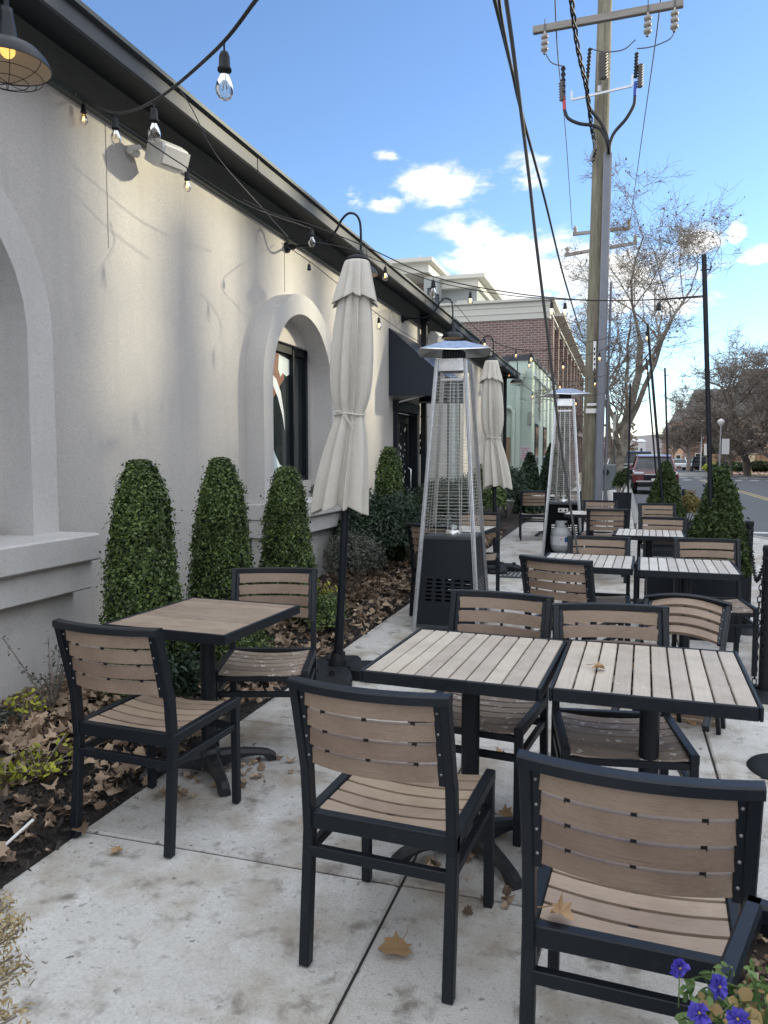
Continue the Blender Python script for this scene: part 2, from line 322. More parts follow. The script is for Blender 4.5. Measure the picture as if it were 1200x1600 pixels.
M['pavebrick']=mat('brick_paving',(.20,.12,.10),.9,var=(20,.4,.7,(.26,.17,.14)))
def concretemat():
    m=mat('concrete',(.54,.53,.505),.88,bump=[(150,.5,4),(25,.3,3),(60,.25,2,(1,.06,1))],var=[(.9,.40,.72,(.46,.45,.43)),(3.1,.5,.7,(.62,.62,.61)),(110,.42,.8,(.38,.375,.36)),(2.3,.48,.66,(.31,.27,.215)),(7,.55,.70,(.20,.18,.155)),(1.7,.54,.74,(.33,.29,.24)),(34,.60,.70,(.24,.23,.22)),(16,.66,.70,(.16,.15,.14)),(.55,.52,.72,(.37,.345,.31))],island=.09,spec=.25)
    return m
M['concrete']=concretemat()
# ================================================================= SETTING
def ground():
    b=MB(); b.add([(-300,-60,-.6),(400,-60,-.6),(400,700,-2.6),(-300,700,-2.6)],[(0,1,2,3)])
    tag(b.build('ground',mat('ground',(.09,.075,.055),.95,var=(.2,.4,.7,(.12,.10,.07)))),kind='structure')
    # roadway, falls gently away
    xs=[-.0,4,8,12,30,90]; ys=[-25,0,10,15,20,30,45,64,80,100,130,170,230,300]
    rz=lambda y:-.15-.0035*max(0,y-15)
    rows=[[(x if y<64 or x<9 else x,y,rz(y)) for x in xs] for y in ys]
    b=MB(); b.grid(rows,smooth=False); tag(b.build('road',M['asphalt']),kind='structure')
    # paint
    b=MB()
    def q(x0,x1,y0,y1,m=0,z=.004):
        n=max(1,int((y1-y0)/8))
        for i in range(n):
            a=y0+(y1-y0)*i/n; c=y0+(y1-y0)*(i+1)/n
            b.add([(x0,a,rz(a)+z),(x1,a,rz(a)+z),(x1,c,rz(c)+z),(x0,c,rz(c)+z)],[(0,1,2,3)],m)
    q(5.20,5.31,8,58,1); q(5.43,5.54,8,58,1); q(5.25,5.37,76,260,1)
    for i in range(9): q(.9+i*1.1,1.5+i*1.1,58.5,59.6); q(1.1+i*1.1,1.7+i*1.1,65,66.4)
    for i in range(7): q(11+i*1.2,11.7+i*1.2,46+i*.4,47.3+i*.4)
    q(9.6,22,50.5,51.2); q(2.55,4.6,17.6,17.95)
    tag(b.build('road_markings',[M['paintw'],M['painty']]),kind='structure')
    # far pavement island on the right, brick
    b=MB(); P=[(9.4,67),(11.5,63.5),(16,61.5),(80,60),(80,120),(10.3,120)]
    z0=-.36;n=len(P)
    b.add([(x,y,z0) for x,y in P]+[(x,y,z0-.5) for x,y in P],[tuple(range(n))]+[(i,(i+1)%n,(i+1)%n+n,i+n) for i in range(n)])
    b2=MB()
    for i in range(4):
        b2.bar((*P[i],z0-.02),(*P[i+1],z0-.02),.25,.16)
    tag(b.build('pavement',M['pavebrick']),kind='structure'); tag(b2.build('kerb',mat('kerb_pale',(.42,.40,.34),.8)),kind='structure')
    b=MB(); b.box((25,200,-1.1),(30,160,1.0)); tag(b.build('far_verge',mat('verge',(.12,.10,.07),.95)),kind='structure')
    # left side pavement far (beyond the terrace) incl. strip by the parked cars
    # terrace slabs: bevelled, real grooves
    b=MB(); g=.006
    xj=[-2.02,-.70,.455,1.61,2.75]; yj=[-3.0,-.2,1.13,2.46,3.79,5.12,6.45,7.78,9.11,10.44,11.77,13.1,14.43,15.76]
    def slab(P,zt=0.0,th=.1):
        c=sum(p[0] for p in P)/len(P),sum(p[1] for p in P)/len(P); n=len(P)
        def ins(p,d):
            v=V((c[0]-p[0],c[1]-p[1])); return (p[0]+math.copysign(d,v.x),p[1]+math.copysign(d,v.y))
        A=[ins(p,g+.008) for p in P]; B=[ins(p,g) for p in P]
        vs=[(x,y,zt) for x,y in A]+[(x,y,zt-.007) for x,y in B]+[(x,y,zt-th) for x,y in B]
        fs=[tuple(range(n))]+[(i+n,(i+1)%n+n,(i+1)%n,i) for i in range(n)]+[(i+2*n,(i+1)%n+2*n,(i+1)%n+n,i+n) for i in range(n)]
        b.add(vs,fs)
    for i in range(len(xj)-1):
        for j in range(len(yj)-1):
            x0,x1,y0,y1=xj[i],xj[i+1],yj[j],yj[j+1]
            if x0>2.4 and y1>13: continue
            if x0>1.5 and y1>15: 
                slab([(x0,y0),(x0+.95,y0),(x0+.25,y1),(x0,y1)]); continue
            dz=-.004*((i*7+j*3)%3==0)
            slab([(x0,y0),(x1,y0),(x1,y1),(x0,y1)],dz)
    yy=15.76
    while yy<64:
        y2=yy+1.6; slab([(-2.02,yy),(-.8,yy),(-.8,y2),(-2.02,y2)]); slab([(-.8,yy),(.28,yy),(.28,y2),(-.8,y2)]); yy=y2
    tag(b.build('pavement',M['concrete']),kind='structure')
    b=MB(); b.add([(-2.02,-3,-.014),(2.74,-3,-.014),(2.74,13.1,-.014),(2.5,14.4,-.014),(1.8,15.7,-.014),(.28,15.76,-.014),(.28,64,-.014),(-2.02,64,-.014)],[tuple(range(8))])
    tag(b.build('joint_dirt',mat('joint_dirt',(.035,.03,.026),.95,bump=(90,1,3))),kind='structure')
    b=MB()
    K=[(2.84,-3),(2.84,13),(2.72,14.4),(2.2,15.8),(1.2,16.9),(.36,17.6),(.36,64)]
    for i in range(len(K)-1): b.bar((*K[i],-.08),(*K[i+1],-.08),.16,.17,b=.012)
    tag(b.build('kerb',mat('kerb_stone',(.30,.295,.28),.9,bump=(60,.4,3),var=(5,.4,.7,(.22,.21,.19)))),kind='structure')
    # infill concrete between slabs and kerb at the rounded corner
    b=MB(); b.add([(2.74,12.9,-.009),(2.80,13,-.009),(2.68,14.4,-.009),(2.15,15.75,-.009),(1.2,16.83,-.009),(.34,17.5,-.009),(.28,15.7,-.009),(1.6,14.2,-.009)],[tuple(range(8))])
    tag(b.build('pavement',M['concrete']),kind='structure')
ground()
def mulchbed():
    nx,ny=50,340; x0,x1,y0,y1=-3.75,-2.005,.4,23.6; rows=[]
    for j in range(ny+1):
        r=[]
        for i in range(nx+1):
            x=x0+(x1-x0)*i/nx; y=y0+(y1-y0)*j/ny
            e=min(1,(x1-x)/.22); z=-.03+.075*e+.03*math.sin(x*5+y*2.1)*math.sin(y*1.7)*e+random.uniform(-.012,.012)*e
            r.append((x+ (random.uniform(-.012,.0) if i==nx else 0),y,z))
        rows.append(r)
    b=MB(); b.grid(rows,smooth=False); tag(b.build('mulch_bed',M['mulch']),kind='structure')
    n=26000; y=.8+ (RNG.random(n)**1.7)*12; x=RNG.uniform(-3.6,-2.0,n); z=.035+RNG.uniform(0,.03,n)-.04*np.clip((x+2.2)/.2,0,1)
    o=cards('mulch_chips',np.c_[x,y,z],np.tile((0,0,1.),(n,1)),.028,M['chip'],asp=.4,jit=.6,shape='q'); tag(o,kind='stuff')
mulchbed()
MAPLE=[(0,-.34),(.12,-.26),(.30,-.36),(.30,-.20),(.5,-.12),(.40,.02),(.47,.20),(.30,.24),(.17,.34),(0,.5),(-.17,.34),(-.30,.24),(-.47,.20),(-.40,.02),(-.5,-.12),(-.30,-.20),(-.30,-.36),(-.12,-.26)]
def maple_mesh(b,c,s,n,rz,curl,mi=0,stem=True):
    n=V(n).normalized(); q=n.to_track_quat('Z','Y').to_matrix().to_4x4()@RZ(rz); T=TR(*c)@q
    ph=random.uniform(0,6.28); vs=[(0,0,0)]
    k=random.uniform(.75,1.1)
    for (x,y) in MAPLE:
        x=x*k+random.uniform(-.045,.045); y=y+random.uniform(-.045,.045)
        r2=x*x+y*y; z=curl*(r2*1.6*math.cos(math.atan2(y,x)*2+ph)+r2*.8+random.uniform(-.02,.04)); vs.append((x*s,y*s,z*s))
    b.add(vs,[(0,i,i+1) for i in range(1,18)]+[(0,18,1)],mi,False,T)
    if stem: b.tube([T@V((0,-.3*s,.01)),T@V((.1*s,-.62*s,.03*s)),T@V((.22*s,-.85*s,.05*s))],.0016,4,mi)
def litter():
    b=MB()
    def put(x,y,z,lo=.03,hi=.105,stem=.15):
        maple_mesh(b,(x,y,z),random.uniform(lo,hi),(random.gauss(0,.45),random.gauss(0,.45),1),random.uniform(0,6.3),random.uniform(.15,.85),0,random.random()<stem)
    for i in range(620): # near bed, thick pile at the left
        y=random.uniform(1.2,5.2); x=random.uniform(-3.4,-2.1)
        put(x,y,.05+random.uniform(0,.03))
    for i in range(1250):
        y=random.gauss(2.9,.6); x=random.gauss(-2.95,.33)
        if x<-3.35 or x>-2.2: continue
        put(x,y,.055+random.uniform(0,.06))
    for i in range(900): # drift against the slab edge
        y=random.uniform(.8,14); x=-2.07+random.gauss(-.06,.08)
        if x>-1.97: x=-2.0
        put(x,y,.025+random.uniform(0,.03),.03,.085)
    for i in range(1300):
        y=random.uniform(5,15); x=random.uniform(-3.4,-2.1); put(x,y,.05+random.uniform(0,.03))
    for i in range(700):
        y=random.gauss(7.2,.9); x=random.gauss(-2.75,.3)
        if x>-2.05 or x<-3.5: continue
        put(x,y,.055+random.uniform(0,.05))
    for i in range(150): # few crumbs on slabs under the tables
        cx,cy=random.choice([(-1.75,3.2),(-1.8,3.0),(-.5,2.75),(-.45,2.6),(.25,3.6),(-1.0,13.4),(-1.9,3.3)])
        put(random.gauss(cx,.12),random.gauss(cy,.13),.008,.015,.06)
    tag(b.build('leaf_litter',M['leafdry']),kind='stuff')
litter()
# single leaves lying out on the slabs and tables
def single(px,py,h,s,lab,rz=0,curl=.25,on=''):
    p=G(px,py,h); b=MB(); maple_mesh(b,(0,0,.012*s/.1),s,(0,0,1),rz,curl); o=b.build('fallen_leaf',M['leaftan']); o.location=p; tag(o,lab,'leaf','single fallen leaves')
single(620,1488,0.004,.125,'large tan maple leaf lying on the slab in front of the central chair',-.3)
single(785,1278,0.004,.10,'brown maple leaf on the pavement beside the cast base of the centre table',1.2,.5)
single(782,1178,0.004,.055,'small curled dark leaf on the pavement under the central table',2.1,.9)
single(935,1046,.745,.055,'pale crumpled leaf on the top of the right hand foreground table',.8,.7)
single(183,1332,.004,.055,'small brown leaf lying near the joint left of the foreground slab',.9,.5)
single(1080,1130,.004,.075,'thin brown leaf on the slab right of the right hand foreground table',.4,.7)
single(875,1432,.452,.07,'thin brown leaf lying on the seat of the nearest right chair',1.3,.6)
b=MB(); p=G(8,1328,.05); b.tube([p+V((-.02,-.14,-.03)),p+V((.02,.12,.06))],.006,8); tag(b.build('plastic_straw',M['white']),'white straw lying on the dark mulch at the left edge','straw')
# ================================================================= RESTAURANT
EZ=lambda y:4.163-.0057*(y-3.98)
TZ=lambda y:3.905-.0063*(y-4.28)
XW=-3.65; XS=-3.45; YEND=24.6
rest=empty('restaurant_building',(XW,12,0),0,'long low stucco restaurant with arched windows and dark overhanging eaves','building')
def RB(bm,name,mats,par=None): 
    o=bm.build(name,mats,par or rest); 
    if par is None: o.location=(-XW,-12,0)
    return o
ARC=[3.01,8.14]; RI=.85; RO=1.07; ZS=2.2
def restaurant():
    # main wall with two arched openings
    b=MB(); zb=-.1
    def arcpts(c,r,n=28,z=ZS): return [(c-r*math.cos(math.pi*k/n),z+r*math.sin(math.pi*k/n)) for k in range(n+1)]
    def wallseg(y0,y1,x,z0=zb,z1f=lambda y:TZ(y)+.05):
        n=max(1,int((y1-y0)/.5))
        for i in range(n):
            a=y0+(y1-y0)*i/n; c=y0+(y1-y0)*(i+1)/n; b.add([(x,a,z0),(x,c,z0),(x,c,z1f(c)),(x,a,z1f(a))],[(0,1,2,3)])
    edges=[-4]; 
    for c in ARC: edges+=[c-RI,c+RI]
    edges+=[12.32]
    for i in range(0,len(edges),2): wallseg(edges[i],edges[i+1],XW)
    wallseg(13.72,YEND,XW); wallseg(12.32,13.72,XW,2.36)
    for c in ARC:
        ap=arcpts(c,RI); b.strip([(XW,y,z) for y,z in ap],[(XW,y,TZ(y)+.05) for y,z in ap])
        b.add([(XW,c-RI,zb),(XW,c+RI,zb),(XW,c+RI,.6),(XW,c-RI,.6)],[(0,1,2,3)])
    b.add([(XW,YEND,zb),(XW-8,YEND,zb),(XW-8,YEND,4.2),(XW,YEND,4.2)],[(0,1,2,3)])
    RB(b,'wall',M['stucco'])
    # control joints
    b=MB()
    for y in (4.93,8.04,16.0):
        zz=3.3 if y==8.04 else 3.0
        b.box((XW+.002,y,(TZ(y)+zz)/2),(.004,.006,TZ(y)-zz))
    RB(b,'control_joint',mat('joint_line',(.36,.345,.32),.9))
    # arch surrounds
    for c in ARC:
        b=MB()
        inn=[(c-RI,.95)]+arcpts(c,RI)+[(c+RI,.95)]; out=[(c-RO,.95)]+arcpts(c,RO)+[(c+RO,.95)]
        XB=-3.70
        b.strip([(XS,y,z) for y,z in inn],[(XS,y,z) for y,z in out]); 
        b.strip([(XW,y,z) for y,z in out],[(XS,y,z) for y,z in out]); b.strip([(XB,y,z) for y,z in inn],[(XS,y,z) for y,z in inn])
        RB(b,'arch_surround',M['stucco_smooth'])
        # recess back with window hole
        b=MB(); y0,y1,z0,z1=c-.76,c+.76,1.17,2.76
        ap=arcpts(c,RI+.02)
        b.add([(XB,c-RI-.02,.9),(XB,y0,.9),(XB,y0,z1),(XB,c-RI-.02,z1)],[(0,1,2,3)]); b.add([(XB,y1,.9),(XB,c+RI+.02,.9),(XB,c+RI+.02,z1),(XB,y1,z1)],[(0,1,2,3)])
        b.add([(XB,y0,.9),(XB,y1,.9),(XB,y1,z0),(XB,y0,z0)],[(0,1,2,3)])
        top=[(y,z) for y,z in ap if z>=z1]; top=[(c-RI-.02,z1)]+top+[(c+RI+.02,z1)]
        b.add([(XB,y,z) for y,z in top],[tuple(range(len(top)))])
        for (ya,yb,za,zc) in ((y0,y0,z0,z1),(y1,y1,z0,z1)): b.add([(XB,ya,za),(XB-.12,ya,za),(XB-.12,ya,zc),(XB,ya,zc)],[(0,1,2,3)])
        b.add([(XB,y0,z1),(XB-.12,y0,z1),(XB-.12,y1,z1),(XB,y1,z1)],[(0,1,2,3)]); b.add([(XB,y0,z0),(XB-.12,y0,z0),(XB-.12,y1,z0),(XB,y1,z0)],[(0,1,2,3)])
        RB(b,'window_recess',M['stucco'])
        XG=XB-.075
        b=MB()
        for (ya,yb) in ((y0+.003,y0+.07),(y1-.07,y1-.003),(c+.32,c+.36)): b.box((XG,(ya+yb)/2,(z0+z1)/2),(.07,yb-ya,z1-z0-.006))
        for (za,zc) in ((z0+.004,z0+.06),(z1-.10,z1-.004)): b.box((XG-.004,c,(za+zc)/2),(.06,y1-y0-.15,zc-za))
        wf=RB(b,'window',M['black'])
        b=MB(); b.box((XG-.02,c,(z0+z1)/2),(.01,y1-y0-.02,z1-z0-.02)); g=b.build('pane',M['glassdark'],wf)
        b=MB()
        for yy in (c+.385,): b.box((XG+.005,yy,(z0+z1)/2),(.012,.035,z1-z0-.1))
        b.build('blind_rail',M['white'],wf)
        if c>5:
            # painted snow and rust coloured shape on the pane
            def poly(P,m,dx): 
                b=MB(); b.add([(XG-.012+dx,y,z) for y,z in P],[tuple(range(len(P)))]); return b.build('window_painting',m,wf)
            poly([(y0+.05,z0+.05),(c+.30,z0+.05),(c+.26,z0+.11),(c+.12,z0+.17),(c+.02,z0+.20),(c-.08,z0+.30),(c-.16,z0+.40),(c-.22,z0+.45),(c-.30,z0+.38),(c-.36,z0+.42),(y0+.05,z0+.36)],mat('snow_paint',(.62,.72,.74),.5,var=(5,.4,.7,(.45,.58,.62))),0)
            poly([(y0+.05,z1-.12),(c+.05,z1-.12),(c+.2,z1-.18),(c+.16,z1-.40),(c+.0,z1-.52),(c-.12,z1-.62),(c-.2,z1-.70),(c-.26,z1-.64),(c-.34,z1-.8),(y0+.05,z1-.85)],mat('rust_paint',(.20,.065,.03),.5,var=(6,.4,.7,(.13,.05,.03))),0)
            poly([(c+.02,z1-.13),(c+.31,z1-.16),(c+.31,z1-.33),(c+.22,z1-.36),(c+.12,z1-.33),(c+.06,z1-.38),(c+.0,z1-.30)],mat('snow_paint2',(.62,.70,.70),.5),.002)
            poly([(c-.14,z1-.38),(c-.05,z1-.42),(c+.06,z1-.55),(c+.14,z1-.78),(c+.17,z1-1.0),(c+.10,z1-.82),(c-.02,z1-.62),(c-.14,z1-.5)],mat('white_stroke',(.68,.72,.74),.5),.003)
        # planter ledge
        b=MB(); ya,yb=c-1.12,c+1.12
        b.box(((-3.17+XS)/2-.1,c,(.815+.985)/2),(XS*-1-3.17+.2,yb-ya,.17),0,None,.012)
        b.box(((-3.225-3.62)/2,c,(.63+.816)/2),(.395,yb-ya-.03,.185),0,None,.01)
        b.box(((-3.33-3.62)/2,c,.30),(.29,yb-ya-.14,.66),0,None,.01)
        RB(b,'planter_ledge',M['stucco_smooth'])
        b=MB(); b.box((-3.575,c,.955),(.235,2*RI-.02,.03)); RB(b,'planter_soil',M['soil'])
    # eaves
    b=MB(); n=30; ys=[-6+(YEND+.5+6)*i/n for i in range(n+1)]; XE=XW+.45
    b.strip([(XE,y,EZ(y)) for y in ys],[(XE,y,EZ(y)-.105) for y in ys])
    b.strip([(XE-.012,y,EZ(y)-.118) for y in ys],[(XE,y,EZ(y)-.105) for y in ys])
    b.strip([(XE,y,EZ(y)) for y in ys],[(XE+.035,y,EZ(y)+.012) for y in ys]); b.strip([(XE+.035,y,EZ(y)+.012) for y in ys],[(XE+.03,y,EZ(y)+.036) for y in ys])
    b.add([(XE,ys[-1],EZ(ys[-1])),(XE,ys[-1],EZ(ys[-1])-.12),(XW-5,ys[-1],EZ(ys[-1])+.1),(XW-5,ys[-1],EZ(ys[-1])+1.0)],[(0,1,2,3)])
    for y in (6.5,9.6,12.7,15.8,18.9): b.box((XE+.002,y,EZ(y)-.052),(.008,.03,.106))
    RB(b,'fascia',M['roofdark'])
    b=MB(); b.strip([(XE+.03,y,EZ(y)+.036) for y in ys],[(XW-5,y,EZ(y)+1.2) for y in ys]); 
    b.strip([(XE+.036,y,EZ(y)+.010) for y in ys],[(XE+.036,y,EZ(y)+.04) for y in ys])
    RB(b,'roof',mat('roof_edge',(.10,.115,.105),.6))
    b=MB(); b.strip([(XE-.01,y,EZ(y)-.11) for y in ys],[(XW+.03,y,EZ(y)+.02) for y in ys]); RB(b,'soffit',M['soffit'])
    b=MB(); b.strip([(XW+.03,y,EZ(y)+.03) for y in ys],[(XW+.03,y,TZ(y)+.03) for y in ys]); 
    RB(b,'fascia_board',M['fasc'])
    b=MB(); ys2=ys
    b.strip([(XW+.045,y,TZ(y)+.045) for y in ys2],[(XW+.045,y,TZ(y)+.004) for y in ys2]); b.strip([(XW+.045,y,TZ(y)+.045) for y in ys2],[(XW+.03,y,TZ(y)+.05) for y in ys2]); b.strip([(XW+.045,y,TZ(y)+.004) for y in ys2],[(XW,y,TZ(y)) for y in ys2])
    RB(b,'trim_strip',M['trimgreen'])
    b=MB()
    for i in range(60): y=-3+i*.42; b.lathe([(0,.004),(.006,.003),(.008,0)],6,0,TR(XW+.046,y,TZ(y)+.025)@Matrix.Rotation(R(90),4,'Y'))
    RB(b,'trim_rivets',M['screw'])
    # door
    b=MB(); y0,y1=12.32,13.72; X=XW-.03
    for ya,yb in ((y0,y0+.09),(y1-.09,y1)): b.box((X+.02,(ya+yb)/2,1.18),(.16,yb-ya,2.36),0,None,.004)
    b.box((X+.03,13.02,2.30),(.19,1.44,.17),0,None,.004); RB(b,'door_frame',M['black'])
    b=MB()
    for ya,yb in ((y0+.1,y0+.26),(y1-.26,y1-.1)): b.box((X-.06,(ya+yb)/2,1.1),(.05,yb-ya,2.2))
    b.box((X-.06,13.02,2.12),(.05,.88,.16)); b.box((X-.06,13.02,.14),(.05,.88,.28))
    d=RB(b,'door',M['black'])
    b=MB(); b.box((X-.07,13.02,1.2),(.012,.9,1.8)); b.build('door_glass',M['glassdark'],d)
    b=MB(); b.tube([(X,13.38,.85),(X+.05,13.38,.88),(X+.05,13.38,1.22),(X,13.38,1.25)],.012,8); b.build('door_handle',M['steel'],d)
    b=MB()
    random.seed(5)
    for i in range(46):
        yy=random.uniform(12.62,13.4); zz=random.uniform(.5,2.0); s=random.uniform(.012,.04)
        b.add([(X-.060,yy+s*math.cos(a),zz+s*1.2*math.sin(a)) for a in [k*math.pi/3+random.uniform(-.3,.3) for k in range(6)]],[tuple(range(6))])
    b.build('window_painting',M['white'],d)
    # small plaque by the door
    b=MB(); 
    for k in range(3): b.box((XW+.012,14.2,1.55+.14*k),(.02,.22,.10))
    RB(b,'plaque',M['black'])
    # awning
    fx,fz=AY(688,583,12.07).x,AY(688,583,12.07).z; bz=2.44; ya,yb=12.05,14.0; t=(XW+.01,3.53)
    b=MB()
    for y in (ya,yb):
        b.add([(t[0],y,t[1]),(t[0],y,bz),(fx,y,bz-.02),(fx,y,fz)],[(0,1,2,3)])
    b.add([(fx,ya,fz),(fx,yb,fz),(fx,yb,bz-.02),(fx,ya,bz-.02)],[(0,1,2,3)])
    aw=RB(b,'awning',M['awn']); b=MB(); b.add([(t[0],ya-.004,t[1]+.004),(t[0],yb+.004,t[1]+.004),(fx+.004,yb+.004,fz+.003),(fx+.004,ya-.004,fz+.003)],[(0,1,2,3)]); b.build('awning_top',M['awntop'],aw)
    b=MB(); b.bar((t[0]+.02,ya+.02,bz+.02),(fx-.02,ya+.02,bz),.025,.025); b.bar((t[0]+.02,yb-.02,bz+.02),(fx-.02,yb-.02,bz),.025,.025); b.bar((fx-.02,ya,bz),(fx-.02,yb,bz),.025,.025); b.bar((t[0]+.02,ya+.3,bz-.1),(fx-.2,ya+.3,bz+.05),.025,.025)
    b.build('awning_frame',M['alu'],aw)
    # down pipes
    for (y,zt) in ((14.05,3.98),(24.42,4.02)):
        b=MB(); b.box((XW+.09,y,zt/2),(.10,.11,zt),0,None,.006); b.box((XW+.10,y,zt+.02),(.15,.16,.14),0,None,.01); b.box((XW+.09,y,2.2),(.11,.15,.03)); RB(b,'downpipe',M['black'])
    # side wall corner board
restaurant()
# small plants on window ledges
def blob(name,c,rad,n,size,m,parent=None,asp=.6,zs=1,shape='leaf',surf=.55,jit=.7):
    p=RNG.normal(0,1,(n,3)); p/=np.linalg.norm(p,axis=1)[:,None]; r=RNG.uniform(surf,1.05,n)[:,None]*(1+.18*np.sin(p[:,:1]*7+c[1])*np.cos(p[:,1:2]*6))
    q=p*r*np.array(rad); return cards(name,q,p,size,m,parent,asp,jit,shape,loc=c)
for (c,l,k) in (((-3.5,3.45,.99),'small green sprig growing on the near window ledge','a'),((-3.48,8.62,1.0),'low tuft of green and bronze leaves on the far arched window ledge','b')):
    e=empty('ledge_plant',c,0,l,'plant'); blob('foliage',(0,0,.05),(.10,.22 if k=='b' else .10,.08),500,.035,M['box'] if k=='a' else M['grey'],e)
# ---------------------------------------------------------------- wall lamps
def make_lamp():
    root=empty('wall_lamp',(0,0,0),0,'x','lamp','black gooseneck lamps along the restaurant wall')
    # base at origin on wall, arm goes +x
    b=MB(); b.lathe([(0,.05),(.035,.05),(.04,.03),(.058,.028),(.062,0)],20,0,Matrix.Rotation(R(90),4,'Y')); b.lathe([(.02,.11),(.03,.10),(.03,.05)],14,0,Matrix.Rotation(R(90),4,'Y')); b.build('wall_plate',M['black'],root)
    P=[(.03,0,0),(.18,0,0),(.36,0,.0),(.50,0,.045),(.60,0,.14),(.66,0,.24),(.74,0,.305),(.82,0,.29),(.87,0,.22),(.885,0,.10),(.885,0,-.13)]
    b=MB(); b.tube(catmull(P,6),.013,10); b.build('arm',M['black'],root)
    # shade
    S=TR(.885,0,-.13); b=MB(); b.lathe([(.0,.03),(.028,.028),(.03,0),(.040,-.06),(.046,-.11),(.050,-.12),(.066,-.128),(.10,-.135),(.14,-.155),(.172,-.19),(.188,-.225),(.190,-.232)],36,0,S); b.lathe([(.190,-.232),(.185,-.231),(.168,-.195),(.135,-.162),(.09,-.142),(.03,-.135),(0,-.135)],36,1,S)
    sh=b.build('lamp_shade',[M['black'],M['inner']],root)
    b=MB(); b.lathe([(.02,-.11),(.03,-.14),(.034,-.16),(.030,-.175),(.018,-.188),(0,-.19)],16,0,S); b.build('bulb',M['lampglow'],sh)
    b=MB()
    for k in range(4):
        a=k*math.pi/4; b.tube([S@V((.186*math.cos(a)*math.cos(t),.186*math.sin(a)*math.cos(t),-.232-.075*math.sin(t))) for t in [i*math.pi/12 for i in range(13)]],.0018,5)
    for rr,zz in ((.187,-.232),(.15,-.277),(.085,-.30)): b.tube([S@V((rr*math.cos(t),rr*math.sin(t),zz)) for t in [i*math.pi/14 for i in range(29)]],.0018,5)
    b.build('guard',M['blackm'],sh); return root
lp=make_lamp(); us=[]
for y,l in ((3.03,'black caged dome lamp cut off by the top left corner'),(8.09,'black gooseneck lamp partly behind the nearer closed umbrella'),(12.85,'black gooseneck lamp above the nearer heater reflector'),(17.1,'gooseneck lamp just behind the top of the farther closed umbrella'),(21.2,'gooseneck lamp at the far corner of the restaurant seen before mint wall')):
    place(lp,us,(XW,y,3.80 if y>4 else 3.64),0,l)
# ---------------------------------------------------------------- loudspeakers
def make_speaker():
    root=empty('loudspeaker',(0,0,0),0,'x','speaker','white outdoor loudspeakers under the eaves')
    b=MB(); prof=[(-.10,-.09),(.02,-.115),(.12,-.09),(.15,-.03),(.15,.03),(.12,.09),(.02,.115),(-.10,.09)]
    L_=.145; T=Matrix.Rotation(R(-18),4,'Z')@TR(.23,.07,-.02)@Matrix.Scale(.86,4)@Matrix.Rotation(R(22),4,'Y')
    n=len(prof)
    for k in (1,):
        A=[( x*.92,-L_,z*.92) for x,z in prof]; B=[(x,-L_+.02,z) for x,z in prof]; C=[(x,L_-.02,z) for x,z in prof]; D=[(x*.92,L_,z*.92) for x,z in prof]
        b.grid([A,B,C,D],0,False,True,T); b.add(A+D,[tuple(range(n-1,-1,-1)),tuple(range(n,2*n))],0,False,T)
    b.build('cabinet',M['whitegrey'],root)
    b=MB(); b.box((.15,0,0),(.012,.28,.15),0,T@TR(.0,0,.0),.004); b.build('grille',mat('grille_grey',(.5,.5,.49),.6),root)
    b=MB(); b.box((.03,-.12,0),(.06,.05,.07),0,None,.004); b.tube([(.05,-.19,-.02),(.05,-.10,-.02)],.03,14); b.box((.09,-.185,-.01),(.10,.015,.03)); b.build('bracket',M['whitegrey'],root)
    return root
sp=make_speaker(); us=[]
place(sp,us,(XW,5.34,3.80),0,'large white loudspeaker on the stucco wall near the hanging bulbs')
place(sp,us,(XW,14.35,3.72),0,'small looking white loudspeaker beside the dark downpipe above the awning')
